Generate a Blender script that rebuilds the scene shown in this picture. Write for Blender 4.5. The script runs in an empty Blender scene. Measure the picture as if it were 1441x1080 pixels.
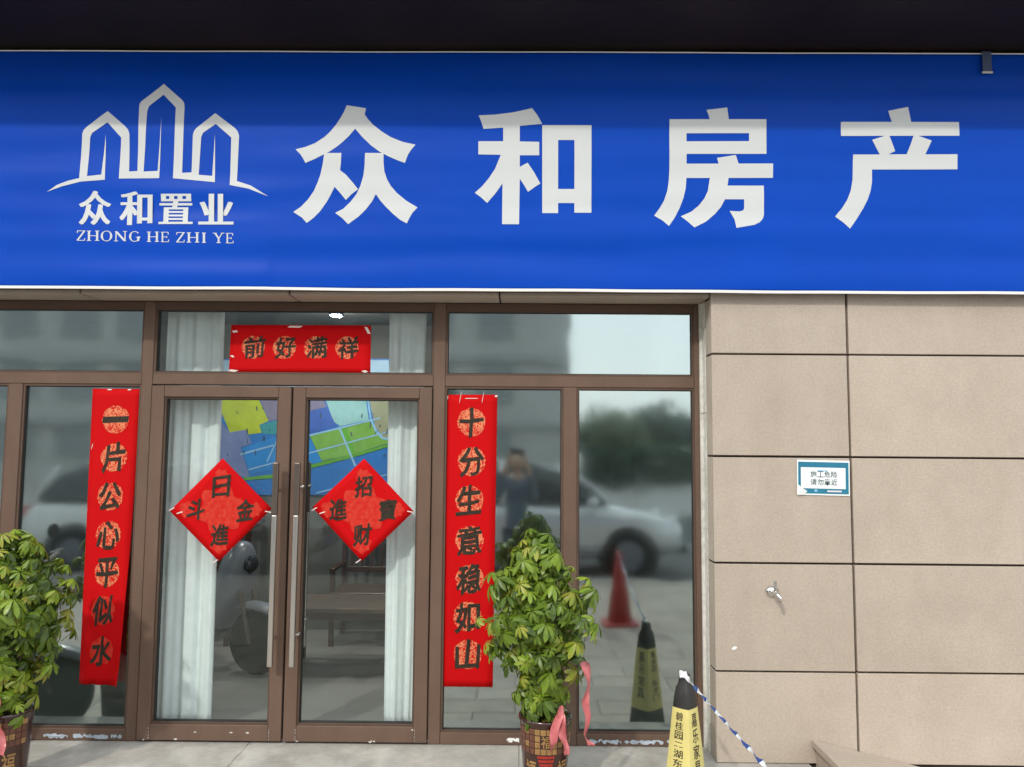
import bpy, bmesh, math, random
from mathutils import Vector, Matrix, noise
from mathutils.geometry import tessellate_polygon
R = math.radians
random.seed(7)
S = bpy.context.scene
C = S.collection

# ------------------------------------------------------------------ camera, sky, sun, exposure
FPX, YAW, PITCH, ROLL = 1104.07, -0.00790851, 0.0826847, 0.00787031
CAM = Vector((0.0, -4.4, 1.84))
fw = Vector((math.sin(YAW)*math.cos(PITCH), math.cos(YAW)*math.cos(PITCH), math.sin(PITCH)))
rt = Vector((math.cos(YAW), -math.sin(YAW), 0)); up = rt.cross(fw)
rt2 = rt*math.cos(ROLL) + up*math.sin(ROLL); up2 = up*math.cos(ROLL) - rt*math.sin(ROLL)
cam = bpy.data.cameras.new('camera'); co = bpy.data.objects.new('camera', cam); C.objects.link(co)
cam.sensor_width = 36; cam.lens = 36*FPX/1441; cam.clip_start = .02; cam.clip_end = 2000
co.matrix_world = Matrix(((rt2.x, up2.x, -fw.x, CAM.x), (rt2.y, up2.y, -fw.y, CAM.y), (rt2.z, up2.z, -fw.z, CAM.z), (0, 0, 0, 1)))
S.camera = co
TO_SUN = Vector((-.5, -1, .88)).normalized()
W = bpy.data.worlds.new('World'); S.world = W; W.use_nodes = True
nt = W.node_tree; bg = nt.nodes['Background']; sk = nt.nodes.new('ShaderNodeTexSky'); sk.sky_type = 'NISHITA'
sk.sun_disc = False; sk.sun_elevation = math.asin(TO_SUN.z); sk.sun_rotation = math.atan2(TO_SUN.x, TO_SUN.y)
sk.air_density = 1.0; sk.dust_density = 3.0; sk.ozone_density = 1.0
bg.inputs['Strength'].default_value = .11
hz = nt.nodes.new('ShaderNodeMix'); hz.data_type = 'RGBA'; hz.inputs['Factor'].default_value = .62      # a thin, even, milky overcast veil over the blue
hz.inputs['B'].default_value = (17.6, 18.4, 18.8, 1)
nt.links.new(sk.outputs[0], hz.inputs['A']); nt.links.new(hz.outputs['Result'], bg.inputs['Color'])
sl = bpy.data.lights.new('sun', 'SUN'); sl.energy = 1.5; sl.angle = R(2); sl.color = (1, .95, .88)
so = bpy.data.objects.new('sun', sl); C.objects.link(so)
so.rotation_euler = (-TO_SUN).to_track_quat('-Z', 'Y').to_euler()
S.view_settings.view_transform = 'Standard'; S.view_settings.look = 'None'
S.view_settings.exposure = .34; S.view_settings.gamma = 1
S.render.engine = 'CYCLES'; S.cycles.use_denoising = True; S.cycles.max_bounces = 10; S.cycles.transparent_max_bounces = 16

def on_plane(px, py, Y):
    """point of the upright plane at depth Y that a pixel of the photograph measures"""
    d = fw + rt2*((px-720.5)/FPX) - up2*((py-540)/FPX)
    return CAM + d*((Y-CAM.y)/d.y)

# ------------------------------------------------------------------ materials
def newmat(name):
    m = bpy.data.materials.new(name); m.use_nodes = True
    return m, m.node_tree, m.node_tree.nodes['Principled BSDF']
def mat(name, col, rough=.5, metal=0, spec=.5, var=.0, vscale=8, bump=0, bscale=60, stretch=None, col2=None, coat=0, obj_var=0, dirt=0, speck=0, dstretch=None):
    m, t, b = newmat(name)
    b.inputs['Base Color'].default_value = (*col, 1); b.inputs['Roughness'].default_value = rough
    b.inputs['Metallic'].default_value = metal; b.inputs['Specular IOR Level'].default_value = spec
    b.inputs['Coat Weight'].default_value = coat
    tc = t.nodes.new('ShaderNodeTexCoord'); mp = t.nodes.new('ShaderNodeMapping'); t.links.new(tc.outputs['Object'], mp.inputs['Vector'])
    if stretch: mp.inputs['Scale'].default_value = stretch
    out = None
    if var or col2:
        n = t.nodes.new('ShaderNodeTexNoise'); n.inputs['Scale'].default_value = vscale; n.inputs['Detail'].default_value = 6; n.inputs['Roughness'].default_value = .62
        t.links.new(mp.outputs[0], n.inputs['Vector'])
        r = t.nodes.new('ShaderNodeValToRGB'); t.links.new(n.outputs['Fac'], r.inputs[0])
        c2 = col2 or tuple(min(1, c*(1+var)) for c in col); c1 = tuple(c*(1-var) for c in col) if not col2 else col
        r.color_ramp.elements[0].position = .3; r.color_ramp.elements[1].position = .7
        r.color_ramp.elements[0].color = (*c1, 1); r.color_ramp.elements[1].color = (*c2, 1)
        out = r.outputs[0]
    if dirt:
        n2 = t.nodes.new('ShaderNodeTexNoise'); n2.inputs['Scale'].default_value = 2.3; n2.inputs['Detail'].default_value = 9; n2.inputs['Roughness'].default_value = .7
        if dstretch:
            mp2 = t.nodes.new('ShaderNodeMapping'); mp2.inputs['Scale'].default_value = dstretch; t.links.new(tc.outputs['Object'], mp2.inputs['Vector']); t.links.new(mp2.outputs[0], n2.inputs['Vector'])
        else: t.links.new(tc.outputs['Object'], n2.inputs['Vector'])
        r2 = t.nodes.new('ShaderNodeValToRGB'); r2.color_ramp.elements[0].position = .42; r2.color_ramp.elements[1].position = .68
        t.links.new(n2.outputs['Fac'], r2.inputs[0])
        mx = t.nodes.new('ShaderNodeMix'); mx.data_type = 'RGBA'; mx.blend_type = 'MULTIPLY'
        mm = t.nodes.new('ShaderNodeMath'); mm.operation = 'MULTIPLY'; mm.inputs[1].default_value = dirt; t.links.new(r2.outputs[0], mm.inputs[0])
        t.links.new(mm.outputs[0], mx.inputs['Factor'])
        if out: t.links.new(out, mx.inputs['A'])
        else: mx.inputs['A'].default_value = (*col, 1)
        mx.inputs['B'].default_value = (.45, .4, .34, 1); out = mx.outputs['Result']
    if speck:
        n4 = t.nodes.new('ShaderNodeTexNoise'); n4.inputs['Scale'].default_value = 75; n4.inputs['Detail'].default_value = 3; t.links.new(tc.outputs['Object'], n4.inputs['Vector'])
        r4 = t.nodes.new('ShaderNodeMapRange'); r4.inputs['From Min'].default_value = .3; r4.inputs['From Max'].default_value = .7; r4.inputs['To Min'].default_value = 1-speck; r4.inputs['To Max'].default_value = 1+speck*.6
        t.links.new(n4.outputs['Fac'], r4.inputs['Value']); h4 = t.nodes.new('ShaderNodeHueSaturation'); t.links.new(r4.outputs[0], h4.inputs['Value'])
        t.links.new(out, h4.inputs['Color']); out = h4.outputs[0]
    if obj_var:
        oi = t.nodes.new('ShaderNodeObjectInfo'); h = t.nodes.new('ShaderNodeHueSaturation')
        mr = t.nodes.new('ShaderNodeMapRange'); mr.inputs['To Min'].default_value = 1-obj_var; mr.inputs['To Max'].default_value = 1+obj_var
        t.links.new(oi.outputs['Random'], mr.inputs['Value']); t.links.new(mr.outputs[0], h.inputs['Value'])
        if out: t.links.new(out, h.inputs['Color'])
        else: h.inputs['Color'].default_value = (*col, 1)
        out = h.outputs[0]
    if out: t.links.new(out, b.inputs['Base Color'])
    if bump:
        n3 = t.nodes.new('ShaderNodeTexNoise'); n3.inputs['Scale'].default_value = bscale; n3.inputs['Detail'].default_value = 5
        t.links.new(mp.outputs[0], n3.inputs['Vector'])
        bp = t.nodes.new('ShaderNodeBump'); bp.inputs['Strength'].default_value = bump; bp.inputs['Distance'].default_value = .004
        t.links.new(n3.outputs['Fac'], bp.inputs['Height']); t.links.new(bp.outputs[0], b.inputs['Normal'])
    return m
def emit(name, col, s):
    m, t, b = newmat(name); b.inputs['Emission Color'].default_value = (*col, 1); b.inputs['Emission Strength'].default_value = s
    b.inputs['Base Color'].default_value = (*col, 1); return m
def glass_mat(name, tint, refl, rough=.012):
    """coated shop glazing: clear transmission plus a soft mirror that strengthens at grazing angles"""
    m, t, b = newmat(name); t.nodes.remove(b); o = t.nodes['Material Output']
    tr = t.nodes.new('ShaderNodeBsdfTransparent'); tr.inputs[0].default_value = (*tint, 1)
    gl = t.nodes.new('ShaderNodeBsdfGlossy'); gl.inputs['Roughness'].default_value = rough; gl.inputs[0].default_value = (.88, .99, 1, 1)
    lw = t.nodes.new('ShaderNodeLayerWeight'); lw.inputs[0].default_value = .5
    p = t.nodes.new('ShaderNodeMath'); p.operation = 'POWER'; p.inputs[1].default_value = 4; t.links.new(lw.outputs['Facing'], p.inputs[0])
    mr = t.nodes.new('ShaderNodeMapRange'); mr.inputs['To Min'].default_value = refl; mr.inputs['To Max'].default_value = 1; t.links.new(p.outputs[0], mr.inputs['Value'])
    tc = t.nodes.new('ShaderNodeTexCoord'); n = t.nodes.new('ShaderNodeTexNoise'); n.inputs['Scale'].default_value = 2.2; n.inputs['Detail'].default_value = 1.5
    t.links.new(tc.outputs['Object'], n.inputs['Vector']); bp = t.nodes.new('ShaderNodeBump'); bp.inputs['Strength'].default_value = .035; bp.inputs['Distance'].default_value = .05
    t.links.new(n.outputs['Fac'], bp.inputs['Height']); t.links.new(bp.outputs[0], gl.inputs['Normal'])
    mx = t.nodes.new('ShaderNodeMixShader'); t.links.new(mr.outputs[0], mx.inputs[0]); t.links.new(tr.outputs[0], mx.inputs[1]); t.links.new(gl.outputs[0], mx.inputs[2])
    t.links.new(mx.outputs[0], o.inputs[0]); return m
def leaf_mat(name, c_dark, c_light):
    m, t, b = newmat(name); o = t.nodes['Material Output']
    oi = t.nodes.new('ShaderNodeObjectInfo'); tc = t.nodes.new('ShaderNodeTexCoord')
    n = t.nodes.new('ShaderNodeTexNoise'); n.inputs['Scale'].default_value = 22; n.inputs['Detail'].default_value = 2; t.links.new(tc.outputs['Object'], n.inputs['Vector'])
    a = t.nodes.new('ShaderNodeMath'); a.operation = 'MULTIPLY_ADD'; a.inputs[1].default_value = .55; t.links.new(n.outputs['Fac'], a.inputs[0])
    s = t.nodes.new('ShaderNodeMath'); s.operation = 'MULTIPLY'; s.inputs[1].default_value = .62; t.links.new(oi.outputs['Random'], s.inputs[0]); t.links.new(s.outputs[0], a.inputs[2])
    r = t.nodes.new('ShaderNodeValToRGB'); e = r.color_ramp.elements; e[0].position = .15; e[0].color = (*c_dark, 1); e[1].position = .72; e[1].color = (*c_light, 1)
    x = r.color_ramp.elements.new(.93); x.color = (.36, .34, .05, 1)
    t.links.new(a.outputs[0], r.inputs[0]); t.links.new(r.outputs[0], b.inputs['Base Color']); b.inputs['Roughness'].default_value = .38; b.inputs['Specular IOR Level'].default_value = .5
    tl = t.nodes.new('ShaderNodeBsdfTranslucent'); t.links.new(r.outputs[0], tl.inputs[0])
    mx = t.nodes.new('ShaderNodeMixShader'); mx.inputs[0].default_value = .28
    t.links.new(b.outputs[0], mx.inputs[1]); t.links.new(tl.outputs[0], mx.inputs[2]); t.links.new(mx.outputs[0], o.inputs[0]); return m

M = dict(
 tile=mat('stone tile', (.41, .345, .283), .6, spec=.25, var=.09, vscale=2.2, bump=.5, bscale=130, obj_var=.075, dirt=.13, dstretch=(1.6, 1.6, .9), speck=.085, col2=(.475, .405, .335)),
 joint=mat('dark joint', (.06, .043, .03), .9),
 bronze=mat('bronze frame', (.140, .090, .066), .45, spec=.22, var=.14, vscale=3, bump=.05, bscale=300, stretch=(1, 1, .3), dirt=.25),
 bronze_d=mat('bronze bead', (.10, .063, .046), .5, spec=.22, var=.1),
 rubber=mat('black seal', (.012, .012, .012), .7),
 glass=glass_mat('coated window glass', (.58, .65, .63), .33, .055), clear=glass_mat('clear door glass', (.93, .955, .945), .04, .03),
 steel=mat('brushed steel', (.62, .60, .57), .28, metal=1, var=.08, vscale=40, stretch=(1, 1, .05)),
 steel_d=mat('dark steel', (.16, .13, .11), .35, metal=.8),
 chrome=mat('chrome', (.75, .75, .75), .15, metal=1),
 red=mat('red paper', (.50, .0015, .003), .75, spec=.12, var=.05, vscale=4, bump=.06, bscale=25),
 ink=mat('ink', (.034, .027, .019), .5, spec=.15, var=.45, vscale=30),
 gold_ink=mat('gold print', (.72, .30, .12), .5),
 tape=mat('clear tape', (.75, .62, .58), .25),
 blue=mat('blue vinyl', (.0001, .053, .41), .43, spec=.11, var=.06, vscale=1.2),
 white_print=mat('white print', (.56, .58, .58), .5, spec=.3),
 hem=mat('white hem', (.78, .78, .76), .5),
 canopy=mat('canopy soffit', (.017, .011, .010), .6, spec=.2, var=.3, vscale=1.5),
 concrete=mat('step stone', (.42, .40, .365), .75, var=.24, vscale=5, bump=.5, bscale=90, dirt=.5),
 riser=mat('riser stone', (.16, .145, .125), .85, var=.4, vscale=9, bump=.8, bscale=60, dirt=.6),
 paving=mat('paving', (.38, .335, .28), .85, var=.15, vscale=6, bump=.5, bscale=120, obj_var=.12),
 asphalt=mat('asphalt', (.085, .085, .088), .9, var=.25, vscale=3, bump=.8, bscale=220),
 sand=mat('sand joint', (.17, .15, .125), .95, var=.2), kerb=mat('kerb stone', (.36, .35, .33), .85, var=.12),
 curtain=mat('curtain', (.78, .82, .83), .85, var=.05, vscale=20),
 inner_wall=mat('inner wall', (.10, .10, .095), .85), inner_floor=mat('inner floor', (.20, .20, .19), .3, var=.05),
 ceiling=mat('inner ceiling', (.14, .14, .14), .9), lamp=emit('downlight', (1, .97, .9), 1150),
 wood=mat('dark wood', (.05, .022, .012), .4, var=.35, vscale=6, stretch=(1, 1, 8)),
 wood_l=mat('wood edge', (.075, .05, .034), .4, var=.2),
 film=mat('peeling film', (.40, .46, .52), .35, var=.2, vscale=25),
 caulk=mat('caulk', (.62, .61, .56), .7, var=.18, vscale=30, dirt=.4),
 pot=mat('pot glaze', (.040, .013, .010), .22, var=.35, vscale=9, coat=.5),
 pot_gold=mat('pot gold', (.30, .17, .06), .4, var=.3, vscale=30),
 pot_brown=mat('pot brown', (.13, .05, .03), .4, var=.3, vscale=30),
 bead=mat('red bead', (.5, .03, .02), .35), soil=mat('soil', (.03, .02, .015), .95, bump=1, bscale=40),
 stem=mat('stem', (.12, .09, .05), .8, var=.3), leaf=leaf_mat('umbrella leaf', (.016, .050, .007), (.22, .33, .026)),
 ribbon=mat('ribbon', (.47, .12, .125), .28, var=.3, vscale=12),
 cone_y=mat('cone yellow', (.64, .56, .20), .45, var=.10, vscale=6, dirt=.15), cone_k=mat('cone black', (.020, .020, .019), .55, var=.3, vscale=12),
 cone_r=mat('cone red', (.42, .03, .025), .45, var=.1), reflect=mat('reflective band', (.75, .75, .72), .35),
 text_k=mat('black text', (.03, .02, .012), .6), tape_b=mat('tape blue', (.012, .045, .20), .4), tape_w=mat('tape white', (.70, .72, .74), .4),
 teal=mat('notice teal', (.012, .16, .26), .45, var=.15), paper=mat('notice paper', (.74, .78, .76), .5), notice_ink=mat('notice ink', (.045, .075, .10), .5),
 pink=mat('notice pale', (.62, .60, .63), .5), sky_p=mat('notice light blue', (.25, .50, .66), .5),
 paint=mat('car silver', (.66, .67, .68), .28, metal=.35, coat=.8), paint_w=mat('car white', (.72, .72, .70), .3, coat=.8), paint_d=mat('car grey', (.22, .23, .25), .28, metal=.3, coat=.8),
 car_glass=mat('car glass', (.012, .016, .018), .06, spec=.8), tyre=mat('tyre', (.010, .010, .010), .85, spec=.15), trim=mat('black trim', (.02, .02, .02), .5),
 lens=mat('lens', (.7, .7, .7), .1), lens_r=mat('red lens', (.5, .02, .02), .2), plate=mat('plate', (.03, .10, .45), .4),
 render=mat('render', (.42, .42, .40), .85, var=.08, vscale=1), render_d=mat('render dark', (.34, .34, .335), .85), far_glass=mat('far glass', (.24, .255, .26), .3, spec=.4),
 bark=mat('bark', (.09, .07, .05), .9, var=.3), foliage=leaf_mat('tree foliage', (.075, .115, .095), (.15, .205, .145)),  # tree leaves paled: distance haze is put into their colour
 skin=mat('skin', (.50, .32, .23), .55), hair=mat('hair', (.012, .01, .009), .5), coat=mat('blue coat', (.11, .15, .21), .85, var=.1), shoe=mat('shoe', (.03, .03, .03), .5), trousers=mat('trousers', (.03, .035, .05), .85),
 grey_plastic=mat('grey plastic', (.16, .17, .20), .3, coat=.4), dark_plastic=mat('dark plastic', (.018, .018, .02), .5),
 strap=mat('grey strap', (.07, .09, .17), .6),
)

# ------------------------------------------------------------------ mesh helpers
def tag(o, label=None, cat=None, group=None, kind=None):
    if label: o['label'] = label
    if cat: o['category'] = cat
    if group: o['group'] = group
    if kind: o['kind'] = kind
    return o
def empty(name, loc=(0, 0, 0), rz=0):
    o = bpy.data.objects.new(name, None); C.objects.link(o); o.location = loc; o.rotation_euler = (0, 0, rz); o.empty_display_size = .1
    return o
def link(name, me, m, parent=None, smooth=False):
    if m is not None and not me.materials: me.materials.append(m)
    if smooth:
        for p in me.polygons: p.use_smooth = True
    o = bpy.data.objects.new(name, me); C.objects.link(o)
    if parent: o.parent = parent
    return o
def fin(name, bm, m, parent=None, smooth=False, bevel=0, seg=1):
    if bevel: bmesh.ops.bevel(bm, geom=bm.edges[:], offset=bevel, segments=seg, affect='EDGES', profile=.5, clamp_overlap=True)
    bmesh.ops.recalc_face_normals(bm, faces=bm.faces[:])
    me = bpy.data.meshes.new(name); bm.to_mesh(me); bm.free()
    return link(name, me, m, parent, smooth)
def local(parent):
    return parent.matrix_basis.inverted() if parent else Matrix()
def bx(bm, x0, x1, y0, y1, z0, z1):
    v = [bm.verts.new(p) for p in ((x0, y0, z0), (x1, y0, z0), (x1, y1, z0), (x0, y1, z0), (x0, y0, z1), (x1, y0, z1), (x1, y1, z1), (x0, y1, z1))]
    for f in ((0, 3, 2, 1), (4, 5, 6, 7), (0, 1, 5, 4), (1, 2, 6, 5), (2, 3, 7, 6), (3, 0, 4, 7)): bm.faces.new([v[i] for i in f])
def box(name, b, m, parent=None, bevel=0, seg=1):
    bm = bmesh.new(); bx(bm, *b); return fin(name, bm, m, parent, bevel=bevel, seg=seg)
def frame4(bm, x0, x1, y0, y1, z0, z1, w, wb=None):
    """four bars round an opening, butted"""
    wb = wb or w
    bx(bm, x0, x0+w, y0, y1, z0, z1); bx(bm, x1-w, x1, y0, y1, z0, z1)
    bx(bm, x0+w, x1-w, y0, y1, z1-w, z1); bx(bm, x0+w, x1-w, y0, y1, z0, z0+wb)
def tube(bm, pts, r, n=8, caps=True):
    pts = [Vector(p) for p in pts]; rr = r if isinstance(r, (list, tuple)) else [r]*len(pts); rings = []
    for i, p in enumerate(pts):
        d = (pts[min(i+1, len(pts)-1)]-pts[max(i-1, 0)]).normalized()
        a = d.cross(Vector((0, 0, 1)) if abs(d.z) < .95 else Vector((1, 0, 0))).normalized(); b = d.cross(a)
        rings.append([bm.verts.new(p+(a*math.cos(2*math.pi*k/n)+b*math.sin(2*math.pi*k/n))*rr[i]) for k in range(n)])
    for i in range(len(rings)-1):
        for k in range(n): bm.faces.new((rings[i][k], rings[i][(k+1) % n], rings[i+1][(k+1) % n], rings[i+1][k]))
    if caps: bm.faces.new(rings[0][::-1]); bm.faces.new(rings[-1])
def lathe(bm, prof, n=32, c=(0, 0, 0), axis='Z', sq=0):
    """profile of (radius, height); sq > 0 squares the section"""
    rings = []
    for r, h in prof:
        ring = []
        for k in range(n):
            a = 2*math.pi*k/n; x, y = math.cos(a), math.sin(a)
            if sq:
                q = 1/max(abs(x)**sq+abs(y)**sq, 1e-9)**(1/sq); x, y = x*q, y*q
            p = {'Z': (x*r, y*r, h), 'Y': (x*r, h, y*r), 'X': (h, x*r, y*r)}[axis]
            ring.append(bm.verts.new((p[0]+c[0], p[1]+c[1], p[2]+c[2])))
        rings.append(ring)
    for i in range(len(rings)-1):
        for k in range(n): bm.faces.new((rings[i][k], rings[i][(k+1) % n], rings[i+1][(k+1) % n], rings[i+1][k]))
    if prof[0][0] > 1e-4: bm.faces.new(rings[0][::-1])
    if prof[-1][0] > 1e-4: bm.faces.new(rings[-1])
def poly_mesh(name, loops, f, m, parent=None, maxlen=None, thick=0):
    """fill outline loops of 2-D points (first outer, rest holes) and map every point to space with f"""
    pts = [Vector((x, y, 0)) for lp in loops for x, y in lp]
    tris = tessellate_polygon([[Vector((x, y, 0)) for x, y in lp] for lp in loops])
    bm = bmesh.new(); vs = [bm.verts.new(p) for p in pts]
    for t in tris:
        try: bm.faces.new([vs[i] for i in t])
        except ValueError: pass
    if maxlen:
        for _ in range(6):
            es = [e for e in bm.edges if e.calc_length() > maxlen]
            if not es: break
            bmesh.ops.subdivide_edges(bm, edges=es, cuts=1); bmesh.ops.triangulate(bm, faces=bm.faces[:])
    for v in bm.verts: v.co = f(v.co.x, v.co.y)
    for fc in bm.faces:
        fc.normal_update()
    me = bpy.data.meshes.new(name)
    if bm.faces and sum(fc.normal.y for fc in bm.faces) > 0: bmesh.ops.reverse_faces(bm, faces=bm.faces[:])
    if parent:
        inv = local(parent)
        for v in bm.verts: v.co = inv @ v.co
    bm.to_mesh(me); bm.free(); return link(name, me, m, parent)
_glyph = {}
def glyph(ch, off=0.0):
    """unit-box outline mesh of one written character"""
    if (ch, off) in _glyph: return _glyph[(ch, off)]
    c = bpy.data.curves.new('glyph', 'FONT'); c.body = ch; c.offset = off; c.resolution_u = 3
    o = bpy.data.objects.new('glyph', c); C.objects.link(o)
    me = bpy.data.meshes.new_from_object(o.evaluated_get(bpy.context.evaluated_depsgraph_get()))
    vs = [v.co.copy() for v in me.vertices]; fs = [tuple(p.vertices) for p in me.polygons]
    bpy.data.objects.remove(o); bpy.data.curves.remove(c); bpy.data.meshes.remove(me)
    x0 = min(v.x for v in vs); x1 = max(v.x for v in vs); y0 = min(v.y for v in vs); y1 = max(v.y for v in vs)
    res = ([((v.x-x0)/max(x1-x0, 1e-6), (v.y-y0)/max(y1-y0, 1e-6)) for v in vs], fs)
    _glyph[(ch, off)] = res; return res
def write(name, ch, f, m, parent=None, off=.012, brush=0, seed=0, spread=0):
    """one character; f maps the unit box (u right, v up, k layer) to space"""
    vs, fs = glyph(ch, off); V = []; F = []
    for k, (s, s2) in enumerate([(0, 0)] if not spread else [(-spread, 0), (-spread/2, 0), (0, 0), (spread/2, 0), (spread, 0)] if not brush else [(spread*math.cos(q*1.047), spread*.9*math.sin(q*1.047)) for q in range(6)]+[(0, 0)]):
        b = len(V)
        for u, v in vs:
            if brush:
                q = noise.noise_vector(Vector((u*2.6+seed*7.3, v*2.6, seed*3.1))); w = noise.noise_vector(Vector((u*9+seed, v*9, seed)))
                u2 = u+q.x*brush+w.x*brush*.3+(v-.5)*.05; v2 = v+q.y*brush+w.y*brush*.3+(u-.5)*.12
            else: u2, v2 = u, v
            V.append(tuple(f(u2+s, v2+s2, k)))
        F += [tuple(i+b for i in p) for p in fs]
    if parent:
        inv = local(parent); V = [tuple(inv @ Vector(p)) for p in V]
    me = bpy.data.meshes.new(name); me.from_pydata(V, [], F); me.update()
    return link(name, me, m, parent)

# ------------------------------------------------------------------ the setting
GX0, GX1 = -4.25, 1.068                      # the glazed opening
STEP = .155
box('ground', (-80, 80, -120, -6.45, -.40, -.124), M['asphalt']).update_tag()
g = bpy.data.objects['ground']; tag(g, kind='structure')
road = box('road', (-80, 80, -17.0, -6.45, -.123, -.12), M['asphalt']); tag(road, kind='structure')
for i in range(14):
    box('lane_marking', (-40+i*6, -37+i*6, -11.8, -11.66, -.1195, -.116), M['white_print'], road)
far = box('far_pavement', (-80, 80, -120, -17.2, -.12, .0), M['kerb']); tag(far, kind='structure')
pav = box('pavement', (-12, 12, -6.3, .6, -.3, -.008), M['sand']); tag(pav, kind='structure')
slab = {}
ny = 0; y = -.14
while y > -6.2:
    x = -5.4 + (.3 if ny % 2 else 0)
    while x < 4.8:
        k = random.randint(0, 2)
        if k not in slab:
            bm = bmesh.new(); bx(bm, .004, .596, -.296, -.004, -.05, 0); bmesh.ops.bevel(bm, geom=bm.edges[:], offset=.004, affect='EDGES')
            me = bpy.data.meshes.new('paving_slab'); bm.to_mesh(me); bm.free(); me.materials.append(M['paving']); slab[k] = me
        o = bpy.data.objects.new('paving_slab', slab[k]); C.objects.link(o); o.parent = pav; o.location = (x, y, random.uniform(-.002, .001))
        x += .6
    y -= .3; ny += 1
kb = empty('kerb', (0, -6.38, 0)); tag(kb, kind='structure')
for i in range(24): box('kerb_stone', (-12+i*1.0+.004, -11+i*1.0-.004, -.07, .07, -.3, .004), M['kerb'], kb, bevel=.012)

# entrance step
st = empty('entrance_step', (0, 0, 0)); tag(st, 'weathered grey stone step below the shop door', 'step')
xs = [-4.3, -2.9, -1.52, .02, 1.59]
for i in range(len(xs)-1):
    box('step_slab', (xs[i]+.0006, xs[i+1]-.0006, -.135, .298, .115, STEP+random.uniform(-.001, .001)), M['concrete'], st, bevel=.004)
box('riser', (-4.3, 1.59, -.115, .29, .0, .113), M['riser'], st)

# ------------------------------------------------------------------ tiled wall, lintel, soffit
wall = empty('tiled_wall', (1.088, 0, 0)); tag(wall, 'beige stone tiled wall with dark joints right of the windows', 'wall')
wl = lambda b: (b[0]-1.088, b[1]-1.088, *b[2:])
box('backing', wl((1.094, 5.4, .026, .32, .0, 4.6)), M['joint'], wall)
rows = [STEP, .638, 1.22, 1.807, 2.381, 2.95, 3.53, 4.1]
cols = [1.088, 1.854, 3.06, 4.26, 5.4]
for i in range(len(rows)-1):
    for j in range(len(cols)-1):
        a, b, z0, z1 = cols[j], cols[j+1], rows[i], rows[i+1]
        g1, g2 = .0065+random.uniform(-.001, .0012), .0055+random.uniform(-.0008, .001)
        d = random.uniform(-.0012, .0012)
        bm = bmesh.new(); bx(bm, a-1.088+(g1 if j else 0), b-1.088-g1, 0+d, .03, z0+(g2 if i else .003), z1-g2)
        t = fin('tile', bm, M['tile'], wall, bevel=.0025)
    bm = bmesh.new(); bx(bm, 0.0, .0062, .034, .135, rows[i]+.006, rows[i+1]-.006); fin('return_tile', bm, M['tile'], wall, bevel=.0015) if i < 4 else bm.free()
bm = bmesh.new(); bx(bm, 0.0, .0062, .034, .135, 2.387, 2.70); fin('return_tile', bm, M['tile'], wall, bevel=.0015)
bm = bmesh.new(); prev = STEP+.002
zz = STEP+.002; k = 0
while zz < 2.7:                                   # lumpy sealant and protective strip in the reveal
    z2 = min(2.703, zz+random.uniform(.06, .2)); w = random.uniform(-.003, .002)
    bx(bm, -.002+w, .004, .137, .203, zz, z2); bx(bm, -.0195, .004, .2035+w, .29, zz, z2); zz = z2+.0008; k += 1
fin('sealant_strip', bm, M['caulk'], wall)
fl = poly_mesh('paint_fleck', [[(0, 0), (.02, .006), (.028, .018), (.012, .022), (-.004, .012)]], lambda u, v: Vector((1.18+u, -.003, .752+v)), M['hem'], wall)
fas = empty('lintel', (0, 0, 2.705)); tag(fas, 'tiled lintel and soffit above the shop windows', 'lintel')
box('backing', (GX0-.1, 1.084, .026, .34, .006, 1.4), M['joint'], fas)
sx = [-4.35, -3.71, -2.51, -1.31, -.11, 1.088]
for i in range(5):
    bm = bmesh.new(); bx(bm, sx[i]+.005, sx[i+1]-.005, .012, .3, 0, .02); fin('soffit_panel', bm, M['tile'], fas, bevel=.002)
    bm = bmesh.new(); bx(bm, sx[i]+.005, sx[i+1]-.005, 0, .0255, .024, .6); fin('tile', bm, M['tile'], fas, bevel=.002)
upw = box('upper_wall', (-8, 8, .1, .5, 4.13, 9), M['render']); tag(upw, kind='structure')
lw_ = box('side_wall', (-8, GX0-.1, .0, .4, 0, 4.12), M['tile']); tag(lw_, kind='structure')
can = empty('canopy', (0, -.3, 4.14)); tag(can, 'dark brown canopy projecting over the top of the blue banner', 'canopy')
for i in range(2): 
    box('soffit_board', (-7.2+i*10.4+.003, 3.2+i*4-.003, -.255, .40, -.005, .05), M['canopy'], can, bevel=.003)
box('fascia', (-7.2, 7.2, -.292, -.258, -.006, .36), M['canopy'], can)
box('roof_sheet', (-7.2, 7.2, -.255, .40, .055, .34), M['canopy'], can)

# sloping stone cheek at the right
ld = empty('stone_ramp', (1.6, 0, 0)); tag(ld, 'beige stone ramp sloping down along the tiled wall at lower right', 'ramp')
def wedge(name, x0, x1, y0, y1, zb, zt0, zt1, bev):
    bm = bmesh.new(); v = [bm.verts.new(p) for p in ((x0, y0, zb), (x1, y0, zb), (x1, y1, zb), (x0, y1, zb), (x0, y0, zt0), (x1, y0, zt1), (x1, y1, zt1), (x0, y1, zt0))]
    for f in ((0, 3, 2, 1), (4, 5, 6, 7), (0, 1, 5, 4), (1, 2, 6, 5), (2, 3, 7, 6), (3, 0, 4, 7)): bm.faces.new([v[k] for k in f])
    return bm, v
bm, v = wedge('base', .02, 1.0, -.9, -.003, 0, .238, .003, 0); fin('base', bm, M['tile'], ld)
bm, v = wedge('slab', 0, 1.02, -.92, -.003, .246, .286, .046, 0)
for k in (1, 2): v[k].co.z = .006
fin('top_slab', bm, M['tile'], ld, bevel=.006, seg=2)

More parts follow.
